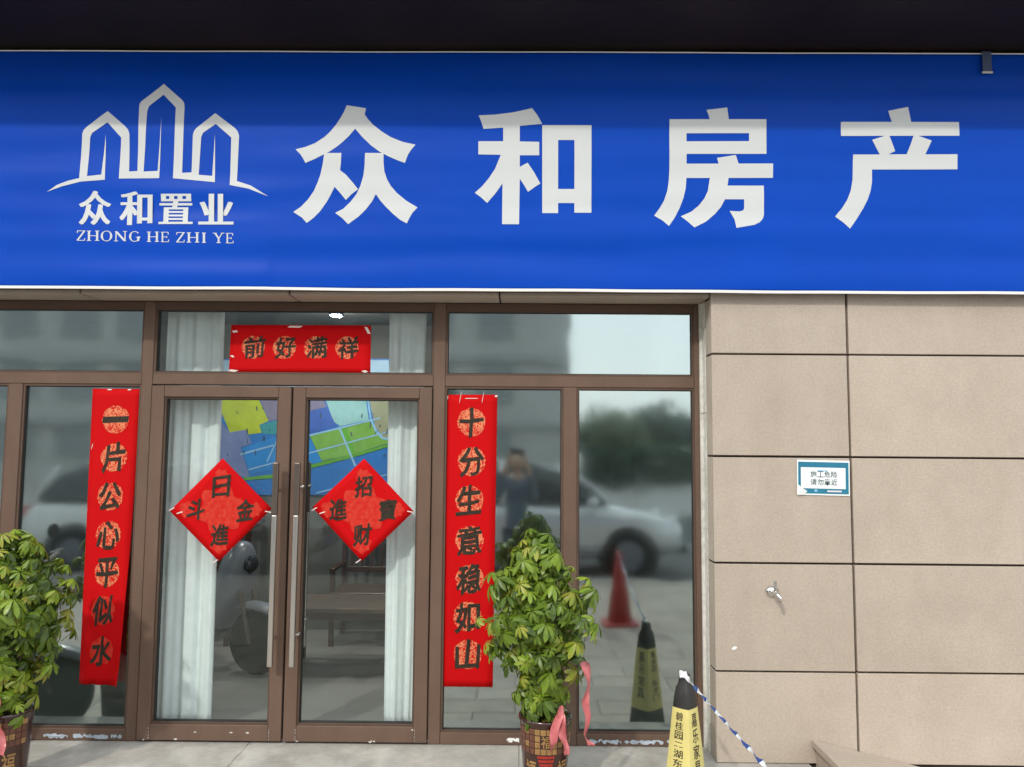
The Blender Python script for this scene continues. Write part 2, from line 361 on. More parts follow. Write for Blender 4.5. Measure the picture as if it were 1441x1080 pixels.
# ------------------------------------------------------------------ shop room
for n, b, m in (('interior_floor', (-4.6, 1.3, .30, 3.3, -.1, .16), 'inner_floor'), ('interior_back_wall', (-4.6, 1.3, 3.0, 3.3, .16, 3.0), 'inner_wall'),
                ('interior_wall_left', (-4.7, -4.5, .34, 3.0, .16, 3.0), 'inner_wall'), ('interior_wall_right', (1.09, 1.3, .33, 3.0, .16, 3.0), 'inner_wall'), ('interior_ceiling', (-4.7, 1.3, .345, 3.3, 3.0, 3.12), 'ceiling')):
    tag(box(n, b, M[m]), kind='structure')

# ------------------------------------------------------------------ glazed front
sf = empty('shopfront', (-1.6, .25, STEP)); tag(sf, 'bronze framed shop window front around the double doors', 'shopfront')
def sb(name, x0, x1, y0, y1, z0, z1, m='bronze', bevel=.003):
    return box(name, (x0+1.6, x1+1.6, y0-.25, y1-.25, z0-STEP, z1-STEP), M[m], sf, bevel=bevel)
ZT0, ZT1, ZH = 2.203, 2.268, 2.703
mull = [(-4.25, -4.18), (-3.022, -2.94), (-2.234, -2.170), (-.501, -.432), (.268, .346), (1.040, 1.068)]
for i, (a, b) in enumerate(mull):
    full = i in (0, 2, 3, 5)
    sb('mullion', a, b, .22, .30, STEP+.002, ZH-.001 if full else ZT0-.001)
for a, b in ((-4.18, -2.234), (-2.170, -.501), (-.432, 1.040)):
    sb('transom', a+.001, b-.001, .222, .30, ZT0, ZT1); sb('head_rail', a+.001, b-.001, .222, .30, 2.662, ZH-.001, 'bronze_d')  # head rail in darker bronze: shade under the soffit put into its colour
panes = []
for a, b in ((-4.18, -3.022), (-2.94, -2.234), (-.432, .268), (.346, 1.040)):
    sb('bottom_rail', a+.001, b-.001, .222, .30, STEP+.002, .222); panes.append((a, b, .222, ZT0))
for a, b in ((-4.18, -2.234), (-2.170, -.501), (-.432, 1.040)): panes.append((a, b, ZT1, 2.662))
for a, b, z0, z1 in panes:
    bm = bmesh.new(); w = .012; X = lambda x: x+1.6
    frame4(bm, X(a)+.0005, X(b)-.0005, -.022, .03, z0-STEP+.0005, z1-STEP-.0005, w)
    fin('glazing_bead', bm, M['bronze_d'], sf)
    bm = bmesh.new(); frame4(bm, X(a)+w, X(b)-w, -.010, .018, z0-STEP+w, z1-STEP-w, .005); fin('seal', bm, M['rubber'], sf)
    bm = bmesh.new(); bx(bm, X(a)+w+.001, X(b)-w-.001, -.002, .004, z0-STEP+w+.001, z1-STEP-w-.001); fin('pane', bm, M['clear' if (a, z0) == (-2.170, ZT1) else 'glass'], sf)
random.seed(21)
def ragged(x0, x1, z0, z1, Y, n=26, amp=.35):
    top = []; bot = []
    for i in range(n+1):
        t = i/n; top.append((x0+(x1-x0)*t, z1-abs(random.gauss(0, amp*.3))*(z1-z0))); bot.append((x0+(x1-x0)*t, z0+abs(random.gauss(0, amp*.4))*(z1-z0)))
    return top+bot[::-1]
for a, b in ((-2.70, -2.56), (-2.53, -2.33), (-2.315, -2.25), (.42, .60), (.62, .84), (.86, .97), (.13, .2)):
    lp = ragged(a, b, STEP+.012, STEP+.042, 0, 16, .8)
    poly_mesh('peeling_film', [lp], lambda u, v: Vector((u, .2185+.002*math.sin(u*40), v)), M['film'], sf)
lp = ragged(-.05, .02, .17, .2, 0, 12, .6); poly_mesh('peeling_film', [lp], lambda u, v: Vector((u, .2185, v)), M['hem'], sf)

def door(x0, x1, hx, label, side):
    d = empty('glass_door', ((x0+x1)/2, .25, STEP)); tag(d, label, 'door', 'pair of bronze framed glass doors')
    cx = (x0+x1)/2; X = lambda x: x-cx; zt = 2.195-STEP; y0, y1 = -.042, .028
    w = .074
    box('stile', (X(x0), X(x0)+w, y0, y1, .012, zt), M['bronze'], d, bevel=.003); box('stile', (X(x1)-w, X(x1), y0, y1, .012, zt), M['bronze'], d, bevel=.003)
    box('top_rail', (X(x0)+w+.0006, X(x1)-w-.0006, y0+.001, y1, zt-.066, zt), M['bronze'], d, bevel=.003); box('bottom_rail', (X(x0)+w+.0006, X(x1)-w-.0006, y0+.001, y1, .012, .10), M['bronze'], d, bevel=.003)
    a, b, z0, z1 = X(x0)+w, X(x1)-w, .10, zt-.066
    bm = bmesh.new(); frame4(bm, a+.0008, b-.0008, y0+.012, y1-.004, z0+.0008, z1-.0008, .009); fin('glazing_bead', bm, M['bronze_d'], d)
    bm = bmesh.new(); frame4(bm, a+.009, b-.009, -.014, .014, z0+.009, z1-.009, .005); fin('seal', bm, M['rubber'], d)
    bm = bmesh.new(); bx(bm, a+.010, b-.010, -.004, .004, z0+.010, z1-.010); fin('pane', bm, M['clear'], d)
    for sgn, n in ((-1, 'handle'), (1, 'inner_handle')):
        yb = -.112 if sgn < 0 else .095
        h = X(hx) if sgn < 0 else X(hx)+.006*side
        z0, z1 = .60-STEP, 1.75-STEP
        if sgn > 0: z0 += .06
        bm = bmesh.new(); bx(bm, h-.015, h+.015, yb-.0125, yb+.0125, z0, z1-.30); hd = fin(n, bm, M['steel'], d, bevel=.006, seg=3)
        bm = bmesh.new(); bx(bm, h-.0165, h+.0165, yb-.0135, yb+.0128, z1-.30+.0005, z1); fin('dark_reflection', bm, M['steel_d'], hd, bevel=.006, seg=3)  # dark reflection in the upper bar, painted as a length of darker steel
        bm = bmesh.new()
        for z in (z0+.17, z1-.14):
            ys = (yb+.0125, y0) if sgn < 0 else (y1, yb-.0125)
            tube(bm, [(h, ys[0], z), (h, (ys[0]+ys[1])/2, z), (h+.018*side, (ys[0]+ys[1])/2, z), (h+.022*side, ys[1], z)], .008, 8)
        fin('standoff', bm, M['steel'], hd, smooth=True)
    bm = bmesh.new()
    for k in range(5):
        px = random.uniform(X(x0)+.03, X(x1)-.03); pz = random.choice((.016, .02, .085, .06)); 
        pts = [(px+random.uniform(.004, .014)*math.cos(q*1.26), pz+random.uniform(.002, .007)*math.sin(q*1.26)) for q in range(5)]
        f = bm.faces.new([bm.verts.new((p[0], y0-.0008, p[1])) for p in pts])
    for xx in (X(x0)+w*.95, X(x1)-w*.95):
        for q in range(4):
            z = .02+q*.018; bx(bm, xx-.001, xx+.001, y0-.0012, y0-.0002, z, z+random.uniform(.004, .014))
    fin('glue_residue', bm, M['caulk'], d)
    return d
dl = door(-2.164, -1.338, -1.392, 'left glass door with the red diamond poster topped by the sun character', -1)
dr = door(-1.326, -.507, -1.268, 'right glass door leaf beside the tall couplet and potted plant', 1)

# ------------------------------------------------------------------ red papers on the glass
roundel_m, t_, b_ = newmat('roundel print')
tc = t_.nodes.new('ShaderNodeTexCoord'); n_ = t_.nodes.new('ShaderNodeTexNoise'); n_.inputs['Scale'].default_value = 46; n_.inputs['Detail'].default_value = 3; n_.inputs['Distortion'].default_value = 2.2
t_.links.new(tc.outputs['Object'], n_.inputs['Vector']); rr_ = t_.nodes.new('ShaderNodeValToRGB'); rr_.color_ramp.elements[0].position = .44; rr_.color_ramp.elements[1].position = .55
rr_.color_ramp.elements[0].color = (.50, .006, .006, 1); rr_.color_ramp.elements[1].color = (.66, .23, .11, 1)
t_.links.new(n_.outputs['Fac'], rr_.inputs[0]); t_.links.new(rr_.outputs[0], b_.inputs['Base Color']); b_.inputs['Roughness'].default_value = .6; b_.inputs['Specular IOR Level'].default_value = .15
faint_m = mat('faint gold print', (.50, .003, .004), .6, spec=.15, col2=(.56, .055, .03), vscale=34)
def paper(name, pts, y, label, curl=0.0, nz=14, nx=6, cat='couplet', group=None):
    """a sheet with four corners (tl, tr, br, bl) in x, z stuck on the glass; curl lifts its edges"""
    o = empty(name, ((pts[2][0]+pts[3][0])/2, y, (pts[2][1]+pts[3][1])/2)); tag(o, label, cat, group)
    tl, tr, br, bl = [Vector(p) for p in pts]
    def f(u, v, k=0):
        a = tl.lerp(tr, u); b = bl.lerp(br, u); p = b.lerp(a, v)
        lift = curl*(max(0, u-.8)/.2)**2*max(0, .45-v)/.45 + curl*.7*max(0, .06-v)/.06*abs(math.sin(u*9)) + .0018*noise.noise(Vector((u*3, v*9, y*10)))
        return Vector((p.x, y-abs(lift)-.0006*k, p.y))
    bm = bmesh.new(); vs = [[bm.verts.new(local(o) @ f(i/nx, j/nz)) for i in range(nx+1)] for j in range(nz+1)]
    for j in range(nz):
        for i in range(nx): bm.faces.new((vs[j][i], vs[j][i+1], vs[j+1][i+1], vs[j+1][i]))
    me = bpy.data.meshes.new('sheet'); bm.to_mesh(me); bm.free(); s = link('sheet', me, M['red'], o, True)
    md = s.modifiers.new('thick', 'SOLIDIFY'); md.thickness = .0003; md.offset = 1
    return o, f
def disc(o, f, cu, cv, ru, rv, n=28, m=None, k=2, rag=.07):
    lp = []
    for i in range(n*2):
        a = math.pi*i/n; q = 1+rag*noise.noise(Vector((math.cos(a)*3, math.sin(a)*3, cv*50+cu*9)))
        lp.append((cu+ru*q*math.cos(a), cv+rv*q*math.sin(a)))
    return poly_mesh('roundel', [lp], lambda u, v: f(u, v, k), m or roundel_m, o)
def tapes(o, f, spots):
    for u, v, w, h, a in spots:
        lp = [(-w, -h), (w*.6, -h*1.2), (w, h*.8), (-w*.7, h)]; ca, sa = math.cos(a), math.sin(a)
        poly_mesh('tape_scrap', [[(u+x*ca-z*sa, v+x*sa+z*ca) for x, z in lp]], lambda p, q: f(p, q, 6), M['tape'], o)
def couplet(pts, chars, label, centers, size, curl):
    o, f = paper('couplet', pts, .2385, label, curl, nz=40, group='red couplets on the glass')
    H = (pts[0][1]-pts[3][1]); Wd = pts[1][0]-pts[0][0]
    for i, ch in enumerate(chars):
        cv = centers[i]; cu = .5+.02*math.sin(i*2.1)
        faded = i/len(chars)
        disc(o, f, cu, cv, .275, .275*Wd/H, m=roundel_m if i < len(chars)-(2 if curl else 0) else faint_m)
        hw = .235; hh = size*(.22 if ch == '一' else 1)*.275*Wd/H
        if ch == '一': hw = .26
        write('character', ch, lambda u, v, k: f(cu+(u-.5)*2*hw, cv+(v-.5)*2*hh, 3+.2*k), M['ink'], o, off=.008, brush=.07, spread=.021, seed=i+len(label))
    return o, f
oL, fL = couplet([(-2.532, 2.176), (-2.236, 2.176), (-2.286, .464), (-2.522, .470)], '一片公心平似水', 'tall red couplet ending in the water character left of the doors', [.893, .762, .628, .498, .371, .243, .108], 1.0, .03)
tapes(oL, fL, [(.35, .997, .05, .002, 0), (.75, .997, .04, .002, 0), (.99, .995, .02, .006, .4), (.05, .80, .02, .003, .5)])
oR, fR = couplet([(-.426, 2.155), (-.123, 2.157), (-.134, .472), (-.428, .473)], '十分生意稳如山', 'tall red couplet ending in the mountain character right of the doors', [.903, .766, .632, .495, .362, .235, .108], 1.0, 0)
tapes(oR, fR, [(.28, .992, .03, .003, .8), (.72, .992, .03, .003, .8), (.5, .987, .14, .0012, 0), (.02, .99, .02, .006, 0), (.98, .995, .03, .003, 0), (.0, .60, .02, .004, .6)])
oH, fH = paper('horizontal_scroll', [(-1.720, 2.565), (-.882, 2.567), (-.879, 2.279), (-1.724, 2.278)], .2395, 'red horizontal banner paper with four characters above the doors', .0, nz=8, nx=20, cat='couplet', group='red couplets on the glass')
for i, ch in enumerate('前好满祥'):
    cu = .165+i*.222; cv = .53
    disc(oH, fH, cu, cv, .082, .082*.845/.288*.98)
    write('character', ch, lambda u, v, k: fH(cu+(u-.5)*.14+.01, cv+(v-.5)*.43, 3+.2*k), M['ink'], oH, off=.006, brush=.06, spread=.018, seed=i+40)
tapes(oH, fH, [(.46, .965, .055, .018, 0), (.03, .86, .022, .02, .5), (.03, .04, .035, .02, -.3), (.975, .9, .012, .07, .2), (.96, .04, .02, .02, .8), (.02, .34, .012, .02, .5)])
def diamond(cx, cz, h, chars, label, dy):
    o, f = paper('diamond_poster', [(cx-h, cz+.010*dy), (cx, cz+h), (cx+h, cz-.008*dy), (cx, cz-h)], .2425, label, 0, 10, 10, 'poster', 'red diamond posters on the doors')
    # f runs along the sheet's sides; g is upright about the centre
    def g(x, z, k): return Vector((cx+x, .2425-.0025-.0006*k, cz+z))
    for cx2, cz2, r in ((0, 0, .13), (0, .19, .045), (0, -.2, .05), (-.2, 0, .045), (.2, 0, .04)):
        lp = [(cx2+r*(1+.16*math.sin(6*a+cx2*9))*math.cos(a), cz2+r*(1+.16*math.sin(6*a+cz2*9))*math.sin(a)) for a in [2*math.pi*i/40 for i in range(40)]]
        poly_mesh('floral_print', [lp], lambda u, v: g(u, v, 0), faint_m, o)
    for i, (x, z) in enumerate(((0, .135), (.145, .0), (0, -.145), (-.145, 0))):
        s = .058
        write('character', chars[i], lambda u, v, k: g(x+(u-.5)*2*s*.86, z+(v-.5)*2*s*1.05, 2+.2*k), M['ink'], o, off=.008, brush=.05, spread=.022, seed=i+cx*5)
    for x, z, a in ((-h*.96, 0, .5), (h*.93, -.01, -.2), (-.02, -h*1.0, .6), (-h*.8, -.02, .3)):
        lp = [(-.018, -.003), (.02, -.002), (.016, .004), (-.016, .003)]; ca, sa = math.cos(a), math.sin(a)
        poly_mesh('tape_scrap', [[(x+u*ca-v*sa, z+u*sa+v*ca) for u, v in lp]], lambda u, v: g(u, v, 4), M['tape'], o)
    return o
diamond(-1.742, 1.469, .300, '日金進斗', 'red diamond poster with the sun character on the left door', -1)
diamond(-.905, 1.476, .298, '招寶财進', 'red diamond poster on the right glass door near the white curtain', 1)

# ------------------------------------------------------------------ blue banner
BY = -.06
def wave(x, z):
    v = (z-2.73)/1.38
    a = .0075*noise.noise(Vector((x*.55, z*5.5, 1.3)))+.0050*noise.noise(Vector((x*1.1+4, z*9, 6)))+.006*noise.noise(Vector((x*.9+z*1.6, z*2.2, 11)))*(1-v*.6)
    low = math.exp(-((v-.05)/.06)**2)*(.009+.008*noise.noise(Vector((x*.8, 3, 0))))*(1 if x < -1.4 else .55)
    dip = .011*math.exp(-((v-.13)/.05)**2)*max(0, noise.noise(Vector((x*.5+9, 1, 2)))+.35)
    return BY+a-low+dip+.012*math.sin(v*math.pi)*0
BZ0, BZ1 = 2.728, 4.112
ban = empty('shop_banner', (0, BY, BZ0)); tag(ban, 'long blue vinyl shop banner with white lettering and building emblem', 'banner')
nx, nz = 300, 90; V = []; F = []
for j in range(nz+1):
    for i in range(nx+1):
        x = -4.4+8.0*i/nx; z = BZ0+(BZ1-BZ0)*j/nz; V.append((x, wave(x, z)-BY, z-BZ0))
for j in range(nz):
    for i in range(nx): k = j*(nx+1)+i; F.append((k, k+1, k+nx+2, k+nx+1))
me = bpy.data.meshes.new('vinyl_sheet'); me.from_pydata(V, [], F); vs_ = link('vinyl_sheet', me, M['blue'], ban, True)
md = vs_.modifiers.new('thick', 'SOLIDIFY'); md.thickness = .0008; md.offset = -1
for z0, z1, nm in ((BZ0-.011, BZ0+.004, 'bottom_hem'), (BZ1-.004, BZ1+.002, 'top_hem')):
    V = []; F = []
    for i in range(nx+1):
        x = -4.4+8.0*i/nx; zz = .0035*noise.noise(Vector((x*1.7, 0, 5)))
        for z, dy in ((z0, -.001), (z1, -.003)): V.append((x, wave(x, max(z, BZ0))-BY+dy, z-BZ0+(zz if nm[0] == 'b' else zz*.4)))
        if i: k = 2*i; F.append((k-2, k, k+1, k-1))
    me = bpy.data.meshes.new(nm); me.from_pydata(V, [], F); o = link(nm, me, M['hem'], ban); md = o.modifiers.new('thick', 'SOLIDIFY'); md.thickness = .002
def onb(ox, oy, s, lift=.0016):
    def f(u, v, k=0):
        p = on_plane(ox+u/s, oy+v/s, BY); return Vector((p.x, wave(p.x, p.z)-lift-.0002*k, p.z))
    return f
A = onb(390, 130, 3.002); B = onb(900, 130, 2.6636); Lg = onb(0, 60, 3.0)
def bprint(name, loops, f, sub=9): return poly_mesh(name, loops, f, M['white_print'], ban, maxlen=sub*4)
def smooth(lp, it=1):
    return lp
bprint('character', [[(295,57),(377,70),(370,95),(384,115),(405,138),(440,165),(480,190),(530,210),(585,222),(566,244),(553,265),(540,300),(505,287),(470,272),(432,252),(395,224),(360,190),(330,155),(305,184),(278,210),(250,233),(222,252),(200,263),(160,283),(120,300),(111,282),(98,262),(78,242),(120,232),(160,216),(200,190),(226,166),(248,140),(268,110),(283,85)]], A)
bprint('character', [[(200,258),(272,258),(270,300),(266,330),(290,348),(316,378),(342,410),(315,430),(290,455),(268,428),(243,400),(228,430),(208,465),(180,505),(155,530),(125,553),(105,530),(68,506),(100,484),(130,453),(155,418),(172,380),(184,345),(194,300)]], A)
bprint('character', [[(372,258),(450,258),(450,300),(453,335),(465,370),(480,396),(505,425),(545,458),(593,487),(572,510),(560,530),(548,555),(520,540),(490,515),(455,480),(435,457),(417,430),(400,462),(375,495),(345,525),(300,558),(275,532),(245,510),(280,492),(310,462),(335,430),(352,395),(364,355),(370,310)]], A)
bprint('character', [[(852,100),(920,97),(1000,87),(1077,68),(1098,97),(1120,135),(1025,143),(1025,208),(1107,210),(1107,267),(1025,267),(1025,316),(1058,298),(1085,337),(1112,385),(1088,400),(1060,420),(1045,395),(1025,365),(1022,558),(950,558),(952,385),(920,430),(887,468),(862,445),(835,425),(865,398),(895,362),(920,325),(945,265),(850,263),(850,207),(955,207),(955,150),(872,155),(862,125)]], A)
bprint('character', [[(1120,140),(1328,140),(1328,508),(1256,508),(1256,467),(1187,467),(1187,510),(1120,510)], [(1187,202),(1256,202),(1256,408),(1187,408)]], A)
bprint('character', [[(112,102),(262,102),(258,85),(250,67),(328,58),(334,102),(475,102),(475,232),(176,232),(176,268),(296,268),(290,247),(360,236),(371,268),(500,268),(500,321),(334,321),(330,350),(466,350),(466,460),(462,474),(450,488),(430,498),(362,510),(356,478),(338,445),(375,447),(388,443),(392,436),(392,402),(320,402),(305,430),(285,454),(250,485),(205,508),(180,485),(155,465),(195,447),(222,425),(242,400),(256,370),(264,321),(176,321),(173,360),(164,398),(150,435),(132,470),(110,502),(85,480),(55,462),(76,434),(92,406),(104,370),(110,330),(112,290)], [(176,154),(410,154),(410,184),(176,184)]], B)
bprint('character', [[(754,112),(945,112),(938,90),(932,70),(1007,55),(1018,112),(1197,112),(1197,165),(1043,165),(1093,183),(1080,212),(1070,234),(1190,234),(1190,290),(871,290),(871,335),(866,368),(855,402),(838,436),(815,474),(788,512),(765,490),(733,466),(758,436),(778,404),(791,370),(798,330),(800,234),(900,234),(887,212),(870,180),(918,165),(754,165)], [(935,165),(957,222),(932,233.5),(1000,233.5),(1015,195),(1025,165)]], B)
bprint('emblem', [[(198,630),(240,602),(285,585),(335,573),(348,385),(354,370),(366,358),(455,290),(530,355),(542,370),(547,388),(545,545),(580,543),(588,268),(591,254),(600,245),(692,175),(768,242),(777,254),(780,272),(768,550),(808,548),(815,390),(820,375),(830,362),(910,300),(992,362),(1004,376),(1010,394),(1000,585),(1060,605),(1132,650),(1050,618),(970,602),(977,402),(912,345),(858,382),(850,400),(838,558),(895,563),(908,388),(907,590),(730,573),(743,275),(690,220),(630,268),(622,290),(606,545),(665,542),(683,312),(672,573),(502,575),(512,402),(455,338),(390,382),(381,400),(368,565),(428,558),(447,388),(443,580),(340,588),(260,608)]], Lg, 14)
for ch, x0, x1, y0, y1 in (('众', 330, 472, 627, 770), ('和', 502, 648, 630, 772), ('置', 668, 818, 640, 768), ('业', 836, 990, 640, 770)):
    write('character', ch, lambda u, v, k: Lg(x0+(x1-x0)*(.05+.9*u), y1+(y0-y1)*v, k), M['white_print'], ban, off=.004, spread=.035)
def serif(ch, x0, x1, y0, y1):
    """small serif capitals: thick uprights, hairline crossbars, bracketed ends"""
    st = {'H': [('v', .2), ('v', .8), ('h', .5, .2, .8)], 'I': [('v', .5)], 'E': [('v', .25), ('h', .97, .1, .85), ('h', .03, .1, .9), ('h', .5, .25, .7), ('t', .85, .97, .75), ('t', .9, .03, .25), ('t', .7, .4, .6)],
          'Z': [('h', .97, .1, .9), ('h', .03, .1, .9), ('d', .12, .02, .88, .98), ('t', .12, .97, .75), ('t', .9, .03, .25)], 'N': [('n', .17), ('n', .83), ('d', .83, .02, .17, .98)],
          'O': [('o', 0)], 'G': [('o', 1)], 'Y': [('y', 0)]}[ch]
    w = x1-x0; h = y1-y0; tv = .155 if ch != 'I' else .36; th = .065; Q = []
    def q(*p): Q.append(list(p))
    for s in st:
        if s[0] == 'v':
            q((s[1]-tv/2, 0), (s[1]+tv/2, 0), (s[1]+tv/2, 1), (s[1]-tv/2, 1)); e = tv*(1.0 if ch != 'I' else .9)
            for z in (0, 1-th): q((s[1]-e, z), (s[1]+e, z), (s[1]+e, z+th), (s[1]-e, z+th))
        elif s[0] == 'n':
            q((s[1]-.04, 0), (s[1]+.04, 0), (s[1]+.04, 1), (s[1]-.04, 1)); z = 0 if s[1] < .5 else 1-th; q((s[1]-.15, z), (s[1]+.15, z), (s[1]+.15, z+th), (s[1]-.15, z+th))
        elif s[0] == 'h': q((s[2], s[1]-th/2), (s[3], s[1]-th/2), (s[3], s[1]+th/2), (s[2], s[1]+th/2))
        elif s[0] == 't': q((s[1]-.04, min(s[2], s[3])), (s[1]+.04, min(s[2], s[3])), (s[1]+.04, max(s[2], s[3])), (s[1]-.04, max(s[2], s[3])))
        elif s[0] == 'd': q((s[1]-.1, s[2]), (s[1]+.1, s[2]), (s[3]+.1, s[4]), (s[3]-.1, s[4]))
        elif s[0] == 'o':
            n = 26
            for i in range(n):
                a0, a1 = 2*math.pi*i/n, 2*math.pi*(i+1)/n
                if s[1] and -.1 < (a0+.0) % (2*math.pi) < .62: continue
                def pt(a, o): return (.5+(.47 if o else .47-.16*abs(math.cos(a))-.02)*math.cos(a), .5+(.52 if o else .45)*math.sin(a))
                q(pt(a0, 1), pt(a1, 1), pt(a1, 0), pt(a0, 0))
            if s[1]: q((.72, .05), (.88, .05), (.88, .42), (.72, .42)); q((.6, .4), (.98, .4), (.98, .46), (.6, .46))
        elif s[0] == 'y':
            q((.42, 0), (.58, 0), (.58, .5), (.42, .5)); q((.06, 1), (.26, 1), (.58, .45), (.42, .45)); q((.8, 1), (.9, 1), (.56, .42), (.5, .5)); q((.3, 0), (.7, 0), (.7, th), (.3, th)); q((-.04, 1-th), (.34, 1-th), (.34, 1), (-.04, 1)); q((.7, 1-th), (1.02, 1-th), (1.02, 1), (.7, 1))
    V = []; F = []
    for k, pl in enumerate(Q):
        b = len(V)
        for u, v in pl: V.append(tuple(local(ban) @ Lg(x0+w*u, y1-h*v, k % 6)))
        F.append(tuple(range(b, b+4)))
    me = bpy.data.meshes.new('letter'); me.from_pydata(V, [], F); link('letter', me, M['white_print'], ban)
for ch, x0, x1 in (('Z', 324, 364), ('H', 366, 424), ('O', 426, 478), ('N', 482, 540), ('G', 546, 596), ('H', 620, 676), ('E', 678, 718), ('Z', 744, 784), ('H', 788, 846), ('I', 850, 876), ('Y', 902, 948), ('E', 952, 990)):
    dy = (x0-324)*.018; serif(ch, x0, x1, 795+dy, 838+dy)
sp = empty('hanging_strap', (2.657, -.075, 4.0)); tag(sp, 'short grey strap hanging over the banner top at right', 'strap')
bm = bmesh.new(); bx(bm, -.026, .026, -.006, 0, 0, .118); fin('strap', bm, M['strap'], sp, bevel=.002)
bm = bmesh.new(); bx(bm, -.03, .03, -.009, .001, -.012, .0-.0005); fin('end_tab', bm, M['caulk'], sp, bevel=.002)

# ------------------------------------------------------------------ wall fittings
nb = empty('warning_notice', (1.697, -.004, 1.692)); nb.rotation_euler = (0, R(.9), 0); tag(nb, 'small teal and white warning notice stuck on the beige tiles', 'notice')
def nrect(name, x0, x1, z0, z1, lay, m): return box(name, (x0, x1, -.0012*lay-.0008, -.0012*(lay-1)-.0009, z0, z1), M[m], nb)
nrect('sheet', -.146, .146, -.097, .097, 1, 'paper'); nrect('border', -.139, .139, -.088, .086, 2, 'teal'); nrect('panel', -.125, .122, -.060, .056, 3, 'paper')
nrect('footer_line', .02, .10, -.078, -.069, 3, 'pink'); nrect('footer_mark', -.05, -.035, -.078, -.066, 3, 'sky_p')
me = bpy.data.meshes.new('page_curl'); me.from_pydata([(-.146, -.0045, -.035), (-.09, -.0045, -.075), (-.105, -.0052, -.097), (-.146, -.0052, -.097), (-.115, -.012, -.062)], [], [(0, 4, 3), (4, 1, 2), (4, 2, 3)]); link('page_curl', me, M['paper'], nb)
for r_, txt in enumerate(('施工危险', '请勿靠近')):
    for i, ch in enumerate(txt):
        x = -.072+i*.038; z = (.002 if r_ == 0 else -.041)
        vs, fs = glyph(ch, .012); me = bpy.data.meshes.new('character'); me.from_pydata([(x+u*.034, -.0049, z+v*.034) for u, v in vs], [], fs); link('character', me, M['notice_ink'], nb)
nrect('small_line', -.035, .02, .036, .042, 4, 'sky_p')
tp = empty('wall_tap', (1.397, 0, 1.07)); tag(tp, 'small chrome water tap on the beige tiled wall', 'tap')
bm = bmesh.new(); lathe(bm, [(.0, -.022), (.014, -.022), (.03, -.006), (.031, .0)], 24, axis='Y'); fin('flange', bm, M['chrome'], tp, True)
bm = bmesh.new(); tube(bm, [(0, -.015, 0), (.004, -.05, 0), (.012, -.075, -.004), (.02, -.088, -.02), (.022, -.09, -.042)], [.011, .012, .013, .011, .010], 12); fin('spout', bm, M['chrome'], tp, True)
bm = bmesh.new(); tube(bm, [(.006, -.055, .008), (.006, -.055, .03)], .007, 10); bx(bm, -.002, .014, -.06, -.05, .03, .062); fin('lever', bm, M['chrome'], tp)

# ------------------------------------------------------------------ curtains and furniture in the shop
def curtain(x0, x1, y, label, n=6, taper=.0, seed=0):
    o = empty('curtain', ((x0+x1)/2, y, .19)); tag(o, label, 'curtain', 'white curtains inside the shop')
    nx_, nz_ = n*22, 40; bm = bmesh.new(); vs = []; cx = (x0+x1)/2
    for j in range(nz_+1):
        z = .19+2.75*j/nz_; row = []
        for i in range(nx_+1):
            u = i/nx_; ph = u*n*2*math.pi; amp = .022*(.55+.45*noise.noise(Vector((u*6, z*.4, seed))))
            x = x0+(x1-x0)*u+taper*(1-(z-.19)/2.75)*(u-.3); yy = amp*math.sin(ph+.6*noise.noise(Vector((u*2, z*.7, seed+3))))+.005*math.sin(ph*2.3+1)
            row.append(bm.verts.new((x-cx, yy, z-.19)))
        vs.append(row)
    for j in range(nz_):
        for i in range(nx_): bm.faces.new((vs[j][i], vs[j][i+1], vs[j+1][i+1], vs[j+1][i]))
    c = fin('cloth', bm, M['curtain'], o, True); md = c.modifiers.new('thick', 'SOLIDIFY'); md.thickness = .002
    bm = bmesh.new(); tube(bm, [(x0-cx-.05, 0, 2.765), (x1-cx+.05, 0, 2.765)], .012, 10); fin('rail', bm, M['steel'], o, True)
curtain(-2.175, -1.825, .40, 'white curtain gathered behind the left door', 3, .02, 1)
curtain(-.80, -.565, .40, 'white curtain gathered behind the right door', 2, -.06, 5)
# city map on the back wall
mp = empty('wall_map', (-1.97, 2.99, 1.40)); tag(mp, 'large colourful city map on the back wall of the shop', 'map')
MY = 2.985
def onm(u, v): p = on_plane(300+u/4.803, 550+v/4.803, MY); return p
def mm(name, lp, lay, col, rough=.5):
    k = 'map %s' % (col,)
    m = bpy.data.materials.get(k) or mat(k, col, .5, var=.12, vscale=7)
    poly_mesh(name, [lp], lambda u, v: onm(u, v)+Vector((0, -.0012*lay, 0)), m, mp)
mm('map_sheet', [(30, -215), (1232, -215), (1232, 705), (30, 705)], 0, (.012, .16, .52))
mm('district', [(30, -205), (1232, -205), (1232, 60), (30, 60)], 1, (.30, .48, .66))
mm('district', [(46, 66), (305, 50), (377, 205), (312, 232), (328, 285), (240, 297), (222, 265), (112, 282), (50, 130)], 2, (.42, .52, .015))
mm('district', [(30, 180), (110, 282), (222, 265), (262, 355), (185, 385), (250, 590), (30, 560)], 2, (.15, .20, .43))
mm('district', [(312, 50), (640, 50), (750, 68), (770, 108), (640, 142), (450, 192), (380, 205)], 2, (.20, .18, .30))
mm('district', [(315, 233), (640, 142), (646, 250), (445, 300), (330, 290)], 2, (.03, .28, .33))
mm('district', [(640, 142), (770, 110), (835, 245), (645, 292), (560, 300)], 3, (.035, .11, .45))
mm('district', [(760, 60), (1032, 60), (1052, 198), (862, 240), (815, 210)], 2, (.26, .50, .52))
mm('district', [(1052, 55), (1232, 55), (1225, 340), (1150, 320), (1095, 240)], 2, (.28, .30, .20))
mm('district', [(652, 302), (1058, 206), (1108, 285), (1150, 325), (1218, 345), (930, 432), (735, 477)], 3, (.17, .38, .06))
